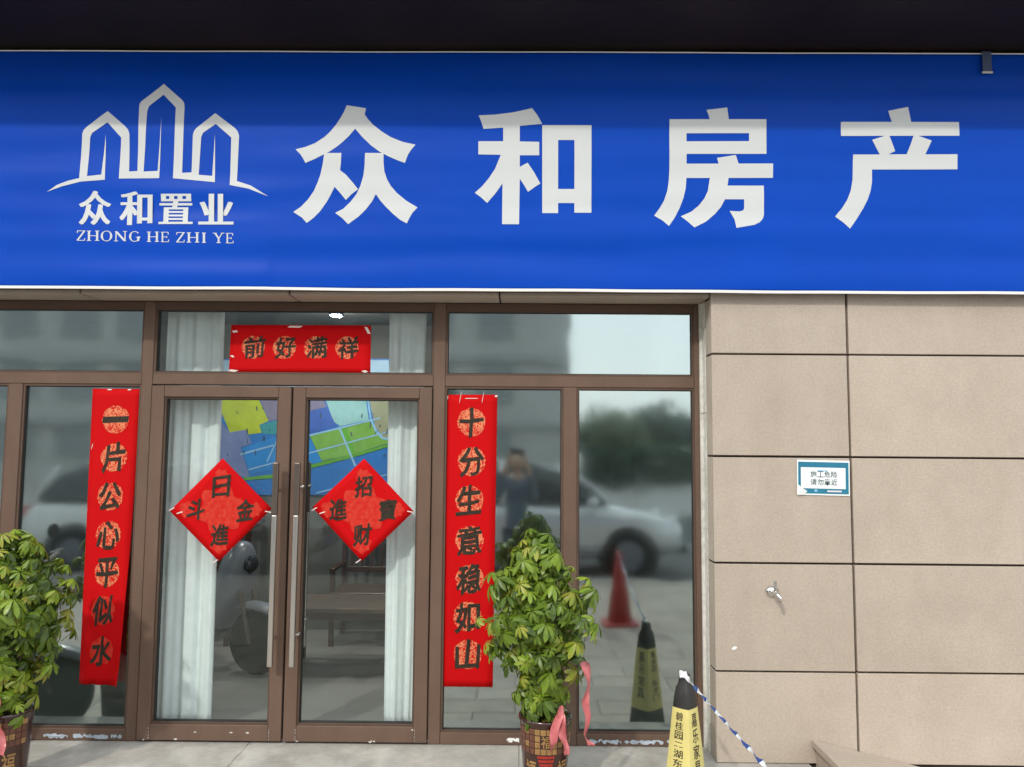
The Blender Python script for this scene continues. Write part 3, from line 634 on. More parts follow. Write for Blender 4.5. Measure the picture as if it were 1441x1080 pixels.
mm('district', [(190, 390), (445, 305), (640, 300), (735, 480), (250, 560)], 1, (.012, .22, .62))
mm('park_strip', [(200, 588), (405, 566), (640, 505), (930, 432), (1218, 350), (1218, 370), (930, 456), (640, 530), (405, 592), (215, 606)], 4, (.10, .34, .03))
mm('park_strip', [(865, 250), (900, 245), (960, 415), (925, 425)], 4, (.09, .36, .02))
for lp in ([(845, 245), (858, 243), (970, 510), (955, 512)], [(185, 425), (640, 300), (1130, 180), (1130, 190), (640, 312), (187, 437)], [(240, 530), (640, 420), (1200, 270), (1200, 278), (640, 430), (240, 540)], [(360, 480), (445, 300), (452, 300), (370, 482)], [(690, 690), (1210, 555), (1210, 562), (700, 697)], [(1040, 60), (1052, 60), (1072, 190), (1110, 270), (1150, 315), (1225, 325), (1225, 340), (1140, 328), (1095, 280), (1060, 195)]):
    mm('map_road', lp, 5, (.25, .48, .75))
for i in range(26):
    random.seed(90+i); u, v = random.uniform(60, 1200), random.uniform(70, 480); w = random.uniform(3, 9); h = random.uniform(12, 42); s = random.uniform(-10, 10)
    mm('map_line', [(u, v), (u+w, v), (u+w+s, v+h), (u+s, v+h)], 6, (.04, .06, .09))
def chair(loc, rz, label):
    o = empty('wooden_chair', loc, rz); tag(o, label, 'chair', 'dark wooden chairs in the shop')
    for x in (-.25, .25):
        box('leg', (x-.02, x+.02, -.25, -.21, 0, .62), M['wood'], o, .003); box('leg', (x-.02, x+.02, .21, .25, 0, 1.12), M['wood'], o, .003)
        box('armrest', (x-.025, x+.025, -.26, .205, .625, .655), M['wood'], o, .005)
    box('seat', (-.27, .27, -.26, .205, .41, .45), M['wood'], o, .005); box('back_rail', (-.225, .225, .215, .245, 1.02, 1.09), M['wood'], o, .004); box('back_rail', (-.225, .225, .215, .245, .55, .60), M['wood'], o, .004)
    for i in range(5): box('back_slat', (-.18+i*.09-.012, -.18+i*.09+.012, .222, .238, .602, 1.018), M['wood'], o)
    return o
chair((-1.32, 2.62, .16), 0, 'dark wooden armchair nearest the middle of the doorway, at the back'); chair((-.62, 2.62, .16), 0, 'dark wooden armchair at the back beside the right curtain'); chair((-2.7, 2.6, .16), 0, 'dark wooden armchair at the back left of the doorway')
tb = empty('tea_table', (-1.15, 1.75, .16)); tag(tb, 'long low wooden tea table inside the shop', 'table')
box('top', (-.62, .62, -.28, .28, .46, .50), M['wood_l'], tb, .006); box('apron', (-.56, .56, -.22, .22, .40, .457), M['wood'], tb, .004)
for x in (-.55, .55):
    for y in (-.22, .22): box('leg', (x-.025, x+.025, y-.025, y+.025, 0, .398), M['wood'], tb, .003)
cb = empty('low_cabinet', (.35, 2.7, .16)); tag(cb, 'low dark cabinet behind the right window', 'cabinet')
box('carcass', (-.6, .6, -.2, .25, .05, .8), M['wood'], cb, .004)
for i in range(3): d_ = box('cabinet_door', (-.58+i*.39, -.20+i*.39, -.222, -.203, .08, .77), M['wood'], cb, .004); 
for i, (x, y) in enumerate(((-1.53, 2.1), (-3.2, 1.45), (.3, 1.45))):  # the two side lights are added out of view to brighten the room
    o = empty('ceiling_light', (x, y, 3.0)); tag(o, ('slim white ceiling light above the doorway', 'added unseen fill light above the left windows', 'added unseen fill light above the right windows')[i], 'light', 'ceiling lights')
    box('housing', (-.05, .05, -.05, .05, -.058, -.001), M['strap'], o, .003); box('diffuser', (-.032, .032, -.04, .04, -.068, -.059), M['lamp'], o)

# ------------------------------------------------------------------ electric scooters
def scooter(loc, rz, label):
    o = empty('electric_scooter', loc, rz); tag(o, label, 'scooter', 'electric scooters')
    for x in (-.62, .62):
        bm = bmesh.new(); lathe(bm, [(.15, -.045), (.20, -.05), (.232, -.03), (.24, 0), (.232, .03), (.20, .05), (.15, .045)], 36, (x, 0, .24), 'Y'); wq = fin('wheel', bm, M['tyre'], o, True)
        bm = bmesh.new(); lathe(bm, [(.0, -.04), (.05, -.045), (.155, -.03), (.155, .03), (.05, .045), (.0, .04)], 24, (x, 0, .24), 'Y'); fin('rim', bm, M['dark_plastic'], wq, True)
    def loft(name, secs, m):
        bm = bmesh.new(); rings = []
        for x, hw, z0, z1 in secs:
            r = [(-hw, z0), (hw, z0), (hw*1.05, (z0+z1)/2), (hw*.7, z1), (-hw*.7, z1), (-hw*1.05, (z0+z1)/2)]; rings.append([bm.verts.new((x, a, b)) for a, b in r])
        for i in range(len(rings)-1):
            for k in range(6): bm.faces.new((rings[i][k], rings[i][(k+1) % 6], rings[i+1][(k+1) % 6], rings[i+1][k]))
        bm.faces.new(rings[0][::-1]); bm.faces.new(rings[-1]); ob = fin(name, bm, m, o, True); s = ob.modifiers.new('sub', 'SUBSURF'); s.levels = s.render_levels = 2; return ob
    loft('rear_body', [(-.86, .06, .58, .68), (-.75, .13, .42, .72), (-.4, .16, .34, .70), (-.15, .14, .28, .62), (-.06, .12, .25, .35)], M['dark_plastic'])
    loft('footboard', [(-.2, .13, .22, .30), (.1, .14, .22, .29), (.32, .12, .24, .33)], M['trim'])
    loft('front_shield', [(.30, .19, .28, .55), (.36, .2, .3, .95), (.46, .17, .5, 1.0), (.54, .09, .62, .92)], M['grey_plastic'])
    loft('seat', [(-.84, .1, .725, .79), (-.5, .14, .715, .80), (-.15, .10, .70, .77), (-.04, .05, .68, .72)], M['trim'])
    loft('front_fender', [(.40, .055, .44, .50), (.62, .075, .49, .56), (.84, .05, .40, .46)], M['grey_plastic'])
    bm = bmesh.new(); tube(bm, [(.62, -.075, .24), (.50, -.07, .62)], .018); tube(bm, [(.62, .075, .24), (.50, .07, .62)], .018); fin('fork', bm, M['steel_d'], o)
    bm = bmesh.new(); tube(bm, [(.48, 0, .6), (.40, 0, 1.02)], .025); tube(bm, [(.33, -.36, 1.08), (.40, -.12, 1.04), (.40, .12, 1.04), (.33, .36, 1.08)], .014); fin('handlebar', bm, M['steel_d'], o)
    for s in (-1, 1):
        bm = bmesh.new(); tube(bm, [(.33, s*.25, 1.068), (.325, s*.38, 1.085)], .021); fin('grip', bm, M['trim'], o)
        bm = bmesh.new(); tube(bm, [(.36, s*.2, 1.06), (.34, s*.26, 1.2)], .006); lathe(bm, [(.0, -.008), (.05, -.008), (.05, .008), (.0, .008)], 16, (.33, s*.28, 1.24), 'X'); fin('mirror', bm, M['trim'], o)
    bm = bmesh.new(); lathe(bm, [(.06, -.02), (.065, .02), (.045, .045), (.0, .05)], 20, (.53, 0, .80), 'X'); fin('headlight', bm, M['car_glass'], o, True)
    box('tail_light', (-.885, -.865, -.06, .06, .60, .65), M['lens_r'], o, .004)
scooter((-2.50, 1.78, .16), R(-22), 'grey electric scooter parked inside the shop behind the left curtain')
scooter((-3.62, -.42, .0), R(4), 'grey electric scooter parked outside left of the potted plant')

# ------------------------------------------------------------------ potted umbrella plants
leafmeshes = []
for q in range(7):
    random.seed(300+q); bm = bmesh.new(); nl = random.choice((7, 8, 8, 9)); droop = random.uniform(.3, .95)
    for i in range(nl):
        a = 2*math.pi*i/nl+random.uniform(-.18, .18); L = random.uniform(.068, .10); wd = L*random.uniform(.150, .185); tilt = -droop*random.uniform(.7, 1.25); ca, sa = math.cos(a), math.sin(a)
        prev = None
        for t, wq, bend in ((.10, .10, 0), (.35, .62, .0), (.62, 1, -.03), (.85, .86, -.09), (1, .12, -.16)):
            r = t*L; z = r*math.sin(tilt)+bend*L*1.2; rr = r*math.cos(tilt); row = []
            for s, dz in ((-1, .16), (0, 0), (1, .16)):
                row.append(bm.verts.new((ca*rr-sa*s*wq*wd, sa*rr+ca*s*wq*wd, z+dz*wq*wd*1.3)))
            if prev:
                for k in range(2): bm.faces.new((prev[k], prev[k+1], row[k+1], row[k]))
            prev = row
    tube(bm, [(0, 0, 0), (.006, 0, -.05), (.0, .0, -.12)], .0022, 4, False)
    me = bpy.data.meshes.new('leaf'); bm.to_mesh(me); bm.free(); me.materials.append(M['leaf'])
    for p in me.polygons: p.use_smooth = True
    leafmeshes.append(me)
def prof_r(prof, z):
    for (z0, r0), (z1, r1) in zip(prof, prof[1:]):
        if z0 <= z <= z1: return r0+(r1-r0)*(z-z0)/(z1-z0)
    return 0
def ribbon(o, name, pts, w, m='ribbon'):
    """a flat satin strip that twists and creases as it hangs, with a swallowtail end"""
    P = []
    for q in range(len(pts)-1):
        for t in (0, .33, .67): P.append([pts[q][k]+(pts[q+1][k]-pts[q][k])*t for k in range(4)])
    P.append(list(pts[-1])); bm = bmesh.new(); rows = []; n = len(P)
    for i, (x, y, z, a) in enumerate(P):
        a += .75*math.sin(i*.62+x*30); ww = w*(.8+.35*math.sin(i*.45+1+z*9)); d = Vector((math.cos(a), math.sin(a), 0)); nn = Vector((-d.y, d.x, 0)); c = Vector((x+.006*math.sin(i*.8), y, z))
        e = .022 if i == n-1 else 0
        rows.append([bm.verts.new(c-d*ww-nn*ww*.25-Vector((0, 0, e))), bm.verts.new(c+nn*ww*.22), bm.verts.new(c+d*ww-nn*ww*.12-Vector((0, 0, e)))])
    for i in range(n-1):
        for k in range(2): bm.faces.new((rows[i][k], rows[i][k+1], rows[i+1][k+1], rows[i+1][k]))
    ob = fin(name, bm, M[m], o, True); md = ob.modifiers.new('t', 'SOLIDIFY'); md.thickness = .0005; sb_ = ob.modifiers.new('sub', 'SUBSURF'); sb_.levels = sb_.render_levels = 1
def potted(loc, label, seed, nleaf, prof, ribs, ry=1.0, shift=0.0):
    o = empty('potted_plant', loc); tag(o, label, 'plant', 'potted umbrella plants')
    PR = [(.088, 0), (.092, .012), (.098, .10), (.108, .22), (.118, .34), (.124, .44), (.128, .49), (.134, .497), (.134, .512), (.124, .515), (.118, .50), (.116, .47)]
    bm = bmesh.new(); lathe(bm, PR, 48); pt = fin('pot', bm, M['pot'], o, True)
    bm = bmesh.new(); lathe(bm, [(.0, .478), (.06, .482), (.1155, .476)], 24); fin('soil', bm, M['soil'], o, True)
    pr = [(z, r) for r, z in PR[:7]]
    def onp(a, z, lift=.0012): r = prof_r(pr, z)+lift; return Vector((r*math.sin(a), -r*math.cos(a), z))
    def patch(name, a0, a1, z0, z1, m, lift=.0012, n=2):
        bm = bmesh.new(); 
        vs = [[bm.verts.new(onp(a0+(a1-a0)*i/n, z, lift)) for i in range(n+1)] for z in (z0, z1)]
        for i in range(n): bm.faces.new((vs[0][i], vs[0][i+1], vs[1][i+1], vs[1][i]))
        return fin(name, bm, M[m], pt)
    random.seed(seed)
    for rowi in range(4):
        for k in range(12):
            a = -1.42+k*.238; z = .355+rowi*.031
            if 5 <= k <= 6 and 1 <= rowi <= 2: continue
            patch('glazed_square', a+.014, a+.222, z+.002, z+.029, 'pot_gold' if (4 <= k <= 7 or random.random() < .15) else 'pot_brown')
    def pchar(a0, a1, z0, z1, ch):
        vs, fs = glyph(ch, .014); me = bpy.data.meshes.new('character'); me.from_pydata([tuple(onp(a0+(a1-a0)*u, z0+(z1-z0)*v, .0018)) for u, v in vs], [], fs); link('character', me, M['pot_gold'], pt)
    pchar(-.2, .25, .388, .448, '福'); pchar(-.95, -.42, .215, .325, '福'); pchar(.5, 1.02, .215, .325, '福')
    for rowi in range(9):
        w = .36*(1-rowi/9); z = .345-rowi*.018; n = max(1, 9-rowi)
        for k in range(n): a = -w+2*w*(k+.5)/n; patch('bead', a-.026, a+.026, z-.006, z+.006, 'bead', .0022, 1)
    # stems
    cr = random.Random(seed)
    stems = []
    for k in range(5):
        a = k*1.26+.3; top = Vector((.10*math.cos(a), .10*math.sin(a)*ry, cr.uniform(.95, 1.25))); p0 = Vector((.03*math.cos(a), .03*math.sin(a), .47))
        bm = bmesh.new(); pts = [p0.lerp(top, t)+Vector((cr.uniform(-.012, .012), cr.uniform(-.012, .012), 0)) for t in (0, .25, .5, .75, 1)]; tube(bm, pts, [.011, .010, .009, .007, .004], 6); fin('stem', bm, M['stem'], o, True); stems.append(pts)
    zs = [p[0] for p in prof]; zlo, zhi = zs[0], zs[-1]; n = 0
    while n < nleaf:
        z = cr.uniform(zlo, zhi); rm = prof_r(prof, z); 
        if cr.random() > (rm/.3)**1.2+.08: continue
        a = cr.uniform(0, 2*math.pi); sh = 1.08-.5*cr.random()**1.3 if n < nleaf*.85 else cr.uniform(.2, .6)
        rm *= 1+.34*noise.noise(Vector((math.cos(a)*1.7+seed, math.sin(a)*1.7, z*4.2)))
        p = Vector((rm*sh*math.cos(a)+shift*min(1, max(0, (z-.55)/.25)), rm*sh*math.sin(a)*ry, z+cr.uniform(-.02, .02)))
        nrm = Vector((math.cos(a)*.75, math.sin(a)*.75, .55+1.1*max(0, (z-.95)/.5)+cr.uniform(-.35, .45)))+Vector((cr.uniform(-.45, .45), cr.uniform(-.45, .45), 0))
        ob = bpy.data.objects.new('leaf', leafmeshes[cr.randrange(7)]); C.objects.link(ob); ob.parent = o
        qd = nrm.normalized().to_track_quat('Z', 'Y'); ob.rotation_mode = 'QUATERNION'; ob.rotation_quaternion = qd @ Matrix.Rotation(cr.uniform(0, 6.28), 3, 'Z').to_quaternion()
        s = cr.uniform(.48, .92); ob.scale = (s, s, s*cr.uniform(.8, 1.3)); ob.location = p; n += 1
    V = []; F = []                                   # the dense inner leaves nobody could pick apart
    for k in range(150):
        z = cr.uniform(zlo+.05, zhi-.06); rm = prof_r(prof, z); a = cr.uniform(0, 6.28); sh = cr.uniform(.25, .85); lm = leafmeshes[cr.randrange(7)]
        mx = Matrix.Translation((rm*sh*math.cos(a)+shift*min(1, max(0, (z-.55)/.25)), rm*sh*math.sin(a)*ry, z)) @ Vector((math.cos(a)*.7, math.sin(a)*.7, .6+cr.uniform(-.4, .4))).to_track_quat('Z', 'Y').to_matrix().to_4x4() @ Matrix.Scale(cr.uniform(.5, .85), 4)
        b = len(V); V += [tuple(mx @ q.co) for q in lm.vertices]; F += [tuple(i+b for i in q.vertices) for q in lm.polygons]
    me = bpy.data.meshes.new('inner_leaves'); me.from_pydata(V, [], F); il = link('inner_leaves', me, M['leaf'], o, True); il['kind'] = 'stuff'
    for r_ in ribs: ribbon(o, 'ribbon', *r_)
    return o
PROF = [(.50, .12), (.60, .135), (.70, .17), (.80, .23), (.90, .275), (1.02, .285), (1.14, .265), (1.26, .215), (1.36, .13), (1.43, .05)]
potted((.148, -.335, 0), 'bushy umbrella plant in a dark red glazed pot between the right couplet and cone', 11, 300, PROF,
       [([(.185, -.10, .80, .3), (.20, -.135, .70, .5), (.195, -.14, .62, .2), (.198, -.145, .55, .7), (.186, -.14, .47, .3), (.20, -.145, .435, .9), (.215, -.15, .425, .3)], .024),
        ([(.07, -.14, .60, .2), (.055, -.15, .54, .1), (.045, -.155, .48, .3), (.03, -.16, .43, .1), (.015, -.165, .40, .4)], .020), ([(.06, -.142, .59, .3), (.072, -.152, .53, .0), (.080, -.155, .47, .3), (.088, -.16, .42, .2), (.098, -.163, .385, .5)], .021)], .95, -.04)
potted((-2.575, -.335, 0), 'bushy umbrella plant with a pink ribbon at the left edge below the left couplet', 23, 300, [(z-.01 if z > .6 else z, r) for z, r in PROF],
       [([(.02, -.16, .64, .1), (.045, -.17, .58, .2), (.06, -.175, .50, .1), (.085, -.178, .42, .2), (.105, -.18, .36, .1)], .03), ([(-.12, -.25, .93, .3), (-.03, -.27, .945, .2), (.04, -.28, .975, .2)], .006)])

# ------------------------------------------------------------------ traffic cones and tape
cn = empty('traffic_cone', (.848, -.34, 0), R(2)); tag(cn, 'black topped yellow square traffic cone with printed sleeve by the right window', 'cone', 'traffic cones')
bm = bmesh.new(); lathe(bm, [(.160, 0), (.168, .012), (.162, .038), (.125, .055), (.118, .06)], 40, sq=2.2); fin('base', bm, M['cone_k'], cn)
hd_ = lambda z: .1225-.1100*z           # half diagonal of the tapering body
bm = bmesh.new(); lathe(bm, [(hd_(.05), .051), (hd_(.15), .15), (hd_(.563), .563), (hd_(.60), .60), (.046, .655), (.034, .672), (.03, .70), (.026, .718), (.0, .722)], 48, sq=1.22); fin('body', bm, M['cone_k'], cn, True)
def conept(face, u, v, z0=.185, z1=.560, lift=.002):
    z = z0+(z1-z0)*v; r = hd_(z)+lift; c = [(0, -1), (1, 0), (0, 1), (-1, 0)]; a = c[face]; b = c[(face+1) % 4]
    x, y = a[0]+(b[0]-a[0])*u, a[1]+(b[1]-a[1])*u
    q = 1/(abs(x)**1.22+abs(y)**1.22)**(1/1.22); return Vector((x*q*r, y*q*r, z))
for face in range(4):
    bm = bmesh.new(); nu, nv = 10, 10; vs = [[bm.verts.new(conept(face, i/nu, j/nv)) for i in range(nu+1)] for j in range(nv+1)]
    for j in range(nv):
        for i in range(nu): bm.faces.new((vs[j][i], vs[j][i+1], vs[j+1][i+1], vs[j+1][i]))
    pn = fin('sleeve_panel', bm, M['cone_y'], cn, True)
    txt = '嘉乐家具' if face in (0, 2) else '碧桂园二湖东门'
    n = len(txt); hh = .178 if n == 4 else .104
    for i, ch in enumerate(txt):
        vs_, fs = glyph(ch, .012); v1 = .95-i*(hh*1.12 if n > 4 else hh*1.12); v0 = v1-hh; z_ = .5*(v0+v1)
        if ch == '二': a_ = v0; v0, v1 = a_+hh*.2, a_+hh*.8
        if v0 < 0: continue
        hw = .20 if n == 4 else .19; uc = .44 if n == 4 else .50
        me = bpy.data.meshes.new('character'); me.from_pydata([tuple(conept(face, uc+(u-.5)*2*hw, v0+(v1-v0)*v, lift=.0032)) for u, v in vs_], [], fs); link('character', me, M['text_k'], pn)
bm = bmesh.new(); 
for k in range(7): tube(bm, [(random.uniform(-.012, .012), random.uniform(-.02, .0), .715), (random.uniform(-.03, .02), random.uniform(-.03, .0), .73), (random.uniform(-.03, .012), -.03, .708)], .006, 6)
fin('tied_knot', bm, M['tape_w'], cn)
rc = empty('traffic_cone', (1.10, -3.62, 0)); tag(rc, 'plain red traffic cone reflected in the right window', 'cone', 'traffic cones')
bm = bmesh.new(); lathe(bm, [(.19, 0), (.19, .03), (.16, .04)], 32, sq=8); fin('base', bm, M['cone_r'], rc)
bm = bmesh.new(); lathe(bm, [(.135, .041), (.03, .74), (.024, .75), (.0, .75)], 32); fin('body', bm, M['cone_r'], rc, True)
tw = empty('barrier_tape', (.85, -.36, .70)); tag(tw, 'twisted blue and white barrier tape tied to the yellow cone', 'tape')
p0, p1 = Vector((0, 0, .012)), Vector((.25, -3.26, .04)); nseg = 150
def tpnt(t): p = p0.lerp(p1, t); p.z -= .22*t*(1-t); return p
cur = None
for i in range(nseg):
    t0, t1 = i/nseg, (i+1)/nseg; blue = ((i//3) % 2 == 0) if i > 2 else False
    if cur is None or blue != cur[0]:
        if cur: fin('tape_segment', cur[1], M['tape_b' if cur[0] else 'tape_w'], tw)
        cur = (blue, bmesh.new())
    w = .0085+.003*math.sin(i*.9); a0, a1 = i*.5, (i+1)*.5
    f0 = Vector((math.cos(a0), .2*math.sin(a0), math.sin(a0)))*w; f1 = Vector((math.cos(a1), .2*math.sin(a1), math.sin(a1)))*w; th = Vector((.003, 0, -.002))
    q = [tpnt(t0)-f0, tpnt(t0)+f0, tpnt(t1)+f1, tpnt(t1)-f1]
    for off in (th*-.6, th*.6): cur[1].faces.new([cur[1].verts.new(p+off) for p in q])
fin('tape_segment', cur[1], M['tape_b' if cur[0] else 'tape_w'], tw)

# ------------------------------------------------------------------ street behind the viewer (mirrored in the windows)
def car(loc, rz, paint, label, h=1.0):
    o = empty('parked_car', loc, rz); tag(o, label, 'car', 'cars parked along the street')
    def loft(name, secs, m, sub=2):
        bm = bmesh.new(); rings = [[bm.verts.new((x, y, z*h)) for y, z in pts] for x, pts in secs]; n = len(rings[0])
        for i in range(len(rings)-1):
            for k in range(n): bm.faces.new((rings[i][k], rings[i][(k+1) % n], rings[i+1][(k+1) % n], rings[i+1][k]))
        bm.faces.new(rings[0][::-1]); bm.faces.new(rings[-1]); ob = fin(name, bm, m, o, True)
        if sub: s = ob.modifiers.new('sub', 'SUBSURF'); s.levels = s.render_levels = sub
        return ob
    def sec(x, w, zb, zt): return (x, [(-w*.86, zb), (w*.86, zb), (w, zb+.14), (w, zb+(zt-zb)*.62), (w*.95, zt-.05), (w*.80, zt), (-w*.80, zt), (-w*.95, zt-.05), (-w, zb+(zt-zb)*.62), (-w, zb+.14)])
    body = loft('body', [sec(-2.28, .70, .45, .95), sec(-2.2, .86, .30, 1.06), sec(-1.6, .91, .26, 1.10), sec(-.6, .92, .24, 1.08), (sec(.6, .92, .24, 1.07)), sec(1.05, .91, .25, 1.05), sec(1.7, .90, .27, .98), sec(2.15, .82, .30, .86), sec(2.30, .66, .40, .72)], paint)
    def g(x, wb, zt, wt): return (x, [(-wb, 1.02), (wb, 1.02), (wb*.985, 1.15), (wt, zt-.04), (wt*.85, zt), (-wt*.85, zt), (-wt, zt-.04), (-wb*.985, 1.15)])
    gh = loft('greenhouse', [g(-2.16, .74, 1.12, .70), g(-1.9, .80, 1.56, .60), g(-1.2, .82, 1.66, .62), g(-.4, .82, 1.68, .63), g(.3, .82, 1.62, .61), g(.75, .80, 1.33, .66), g(1.15, .78, 1.07, .72)], M['car_glass'], 2)
    loft('roof', [(-1.95, [(-.56, 1.57), (.56, 1.57), (.55, 1.60), (-.55, 1.60)]), (-1.2, [(-.62, 1.65), (.62, 1.65), (.58, 1.695), (-.58, 1.695)]), (-.4, [(-.63, 1.67), (.63, 1.67), (.58, 1.71), (-.58, 1.71)]), (.32, [(-.6, 1.60), (.6, 1.60), (.56, 1.64), (-.56, 1.64)])], paint, 1)
    for s in (-1, 1):
        for pts in ([(1.12, s*.80, 1.06), (.72, s*.70, 1.36), (.30, s*.62, 1.63)], [(-.55, s*.835, 1.06), (-.55, s*.77, 1.3), (-.55, s*.64, 1.66)], [(-2.12, s*.76, 1.08), (-1.98, s*.70, 1.35), (-1.85, s*.60, 1.60)]):
            bm = bmesh.new(); tube(bm, [(a, b, c*h) for a, b, c in pts], .04, 6); fin('pillar', bm, paint, o, True)
        bm = bmesh.new(); lathe(bm, [(.0, -.09), (.06, -.09), (.09, 0), (.06, .08), (0, .08)], 12, (.82, s*.98, 1.10*h), 'Y'); fin('mirror', bm, paint, o, True)
        box('door_handle', (-.2, 0, s*.925-.012, s*.925+.012, .88*h, .91*h), M['chrome'], o, .004)
        bm = bmesh.new(); lathe(bm, [(0, -.1), (.10, -.08), (.12, .02), (.06, .07), (0, .075)], 16, (2.08, s*.62, .80*h), 'X'); fin('headlight', bm, M['lens'], o, True)
        box('tail_light', (-2.29, -2.2, s*.68-.1, s*.68+.1, .85*h, 1.02*h), M['lens_r'], o, .02)
        for x in (-1.38, 1.40):
            bm = bmesh.new(); lathe(bm, [(.0, -.02), (.43, -.02), (.43, .02), (0, .02)], 32, (x, s*.915, .36), 'Y'); fin('wheel_arch', bm, M['trim'], o, True)
            bm = bmesh.new(); lathe(bm, [(.21, -.10), (.32, -.11), (.352, -.07), (.352, .07), (.32, .11), (.21, .10)], 32, (x, s*.86, .352), 'Y'); wq = fin('wheel', bm, M['tyre'], o, True)
            bm = bmesh.new(); lathe(bm, [(.0, s*.085), (.06, s*.095), (.20, s*.075), (.215, s*.10)], 24, (x, s*.87, .352), 'Y')
            for k in range(5):
                a = k*1.2566; tube(bm, [(x, s*.968, .352), (x+.2*math.cos(a), s*.962, .352+.2*math.sin(a))], .022, 6)
            fin('rim', bm, M['grey_plastic'], wq)
    box('bumper', (2.14, 2.32, -.6, .6, .36, .52), M['trim'], o, .03); box('number_plate', (2.322, 2.33, -.22, .22, .42, .55), M['plate'], o); box('grille', (2.27, 2.315, -.35, .35, .56*h, .70*h), M['trim'], o, .01)
ROAD = -.12
car((.30, -8.0, ROAD), 0, M['paint'], 'silver car parked behind the viewer, reflected in the right windows', 1.05)
car((-5.4, -8.1, ROAD), 0, M['paint_w'], 'white car parked at the kerb, reflected in the left window', 1.0)
car((7.2, -12.4, ROAD), R(182), M['paint_w'], 'white car on the far lane reflected at the right edge of the glass', 1.0)
car((-1.5, -13.9, ROAD), R(180), M['paint_d'], 'dark grey car on the far side of the street', 1.0)

bd = empty('office_building', (-20, -34, 0)); tag(bd, 'grey five storey building across the street mirrored in the glass', 'building')
BW = 22.6; BH = 19.0
box('wall', (-BW, BW, -8, -.25, 0, BH), M['render'], bd); box('parapet', (-BW-.1, BW+.1, -8.1, .1, BH+.003, BH+.6), M['render_d'], bd)
wm = pm = None
for fl_ in range(6):
    z0 = .4+fl_*3.1
    box('floor_band', (-BW-.02, BW+.02, -.25, .05, z0+2.55, z0+2.95), M['render_d'], bd)
    for k in range(15):
        x = -BW+1.5+k*3.0
        if x > BW-3.5: continue
        if wm is None:
            bm = bmesh.new(); frame4(bm, 0, 1.9, -.25, -.12, 0, 1.75, .08); bx(bm, .91, .99, -.24, -.13, .08, 1.67); wm = fin('window', bm, M['render_d'], bd); wm.location = (x, 0, z0+.65)
            pm = box('pane', (.08, 1.82, -.245, -.2, .08, 1.67), M['far_glass'], wm)
        else:
            w2 = wm.copy(); C.objects.link(w2); w2.location = (x, 0, z0+.65); p2 = pm.copy(); C.objects.link(p2); p2.parent = w2
tuft = []
random.seed(5)
for q in range(3):
    V = []; F = []
    for i in range(3200):
        d = Vector((random.gauss(0, 1), random.gauss(0, 1), random.gauss(0, 1))).normalized(); r = random.random()**.4*(1+.35*noise.noise(d*2.2+Vector((q*5, 0, 0))))
        c = Vector((d.x*r*1.0, d.y*r*1.0, d.z*r*.85)); a = Vector((random.gauss(0, 1), random.gauss(0, 1), random.gauss(0, 1))).normalized(); b = a.orthogonal().normalized(); s = random.uniform(.05, .1)
        k = len(V); V += [tuple(c-a*s), tuple(c+b*s*.6), tuple(c+a*s), tuple(c-b*s*.6)]; F.append((k, k+1, k+2, k+3))
    me = bpy.data.meshes.new('crown'); me.from_pydata(V, [], F); me.materials.append(M['foliage']); tuft.append(me)
def tree(x, y, h, r, q, label):
    o = empty('street_tree', (x, y, 0)); tag(o, label, 'tree', 'trees across the street')
    bm = bmesh.new(); tube(bm, [(0, 0, 0), (.05, 0, h*.3), (0, .05, h*.55), (.1, 0, h*.8)], [.17, .14, .1, .04], 8)
    for k in range(4): a = k*1.6; tube(bm, [(0, .02, h*.4), (r*.4*math.cos(a), r*.4*math.sin(a), h*.6), (r*.7*math.cos(a), r*.7*math.sin(a), h*.72)], [.07, .05, .02], 6)
    fin('trunk', bm, M['bark'], o, True)
    c = bpy.data.objects.new('crown', tuft[q]); C.objects.link(c); c.parent = o; c.location = (0, 0, h*.66); c.scale = (r, r, h*.42); c.rotation_euler = (0, 0, x)
TL = ['first round tree right of the grey building', 'tall bushy tree in the middle of the row across the street', 'low spreading tree beside the tallest one', 'dark dense tree mirrored at the right of the window', 'wide tree at the right end of the row', 'slender tree in front of the grey building', 'far right tree past the end of the row']
for i, (x, y, h, r) in enumerate(((4.6, -36, 3.9, 2.2), (8.2, -40, 4.3, 2.8), (13.2, -38, 4.0, 2.6), (17.5, -39, 4.6, 3.2), (22.6, -41, 4.6, 3.0), (-3.6, -22, 4.6, 1.7), (28.5, -40, 5.6, 3.4))):
    tree(x, y, h, r, i % 3, TL[i])
hd = empty('hedge', (14, -33, 0)); tag(hd, 'low clipped hedge along the far pavement', 'hedge')
V = []; F = []
for i in range(9000):
    c = Vector((random.uniform(-11, 16), random.uniform(-.6, .6), random.uniform(.05, 2.0)+.2*noise.noise(Vector((i, 0, 0))))); a = Vector((random.gauss(0, 1), random.gauss(0, 1), random.gauss(0, 1))).normalized(); b = a.orthogonal().normalized(); s = random.uniform(.12, .25); k = len(V)
    V += [tuple(c-a*s), tuple(c+b*s*.6), tuple(c+a*s), tuple(c-b*s*.6)]; F.append((k, k+1, k+2, k+3))
me = bpy.data.meshes.new('foliage'); me.from_pydata(V, [], F); link('foliage', me, M['foliage'], hd)

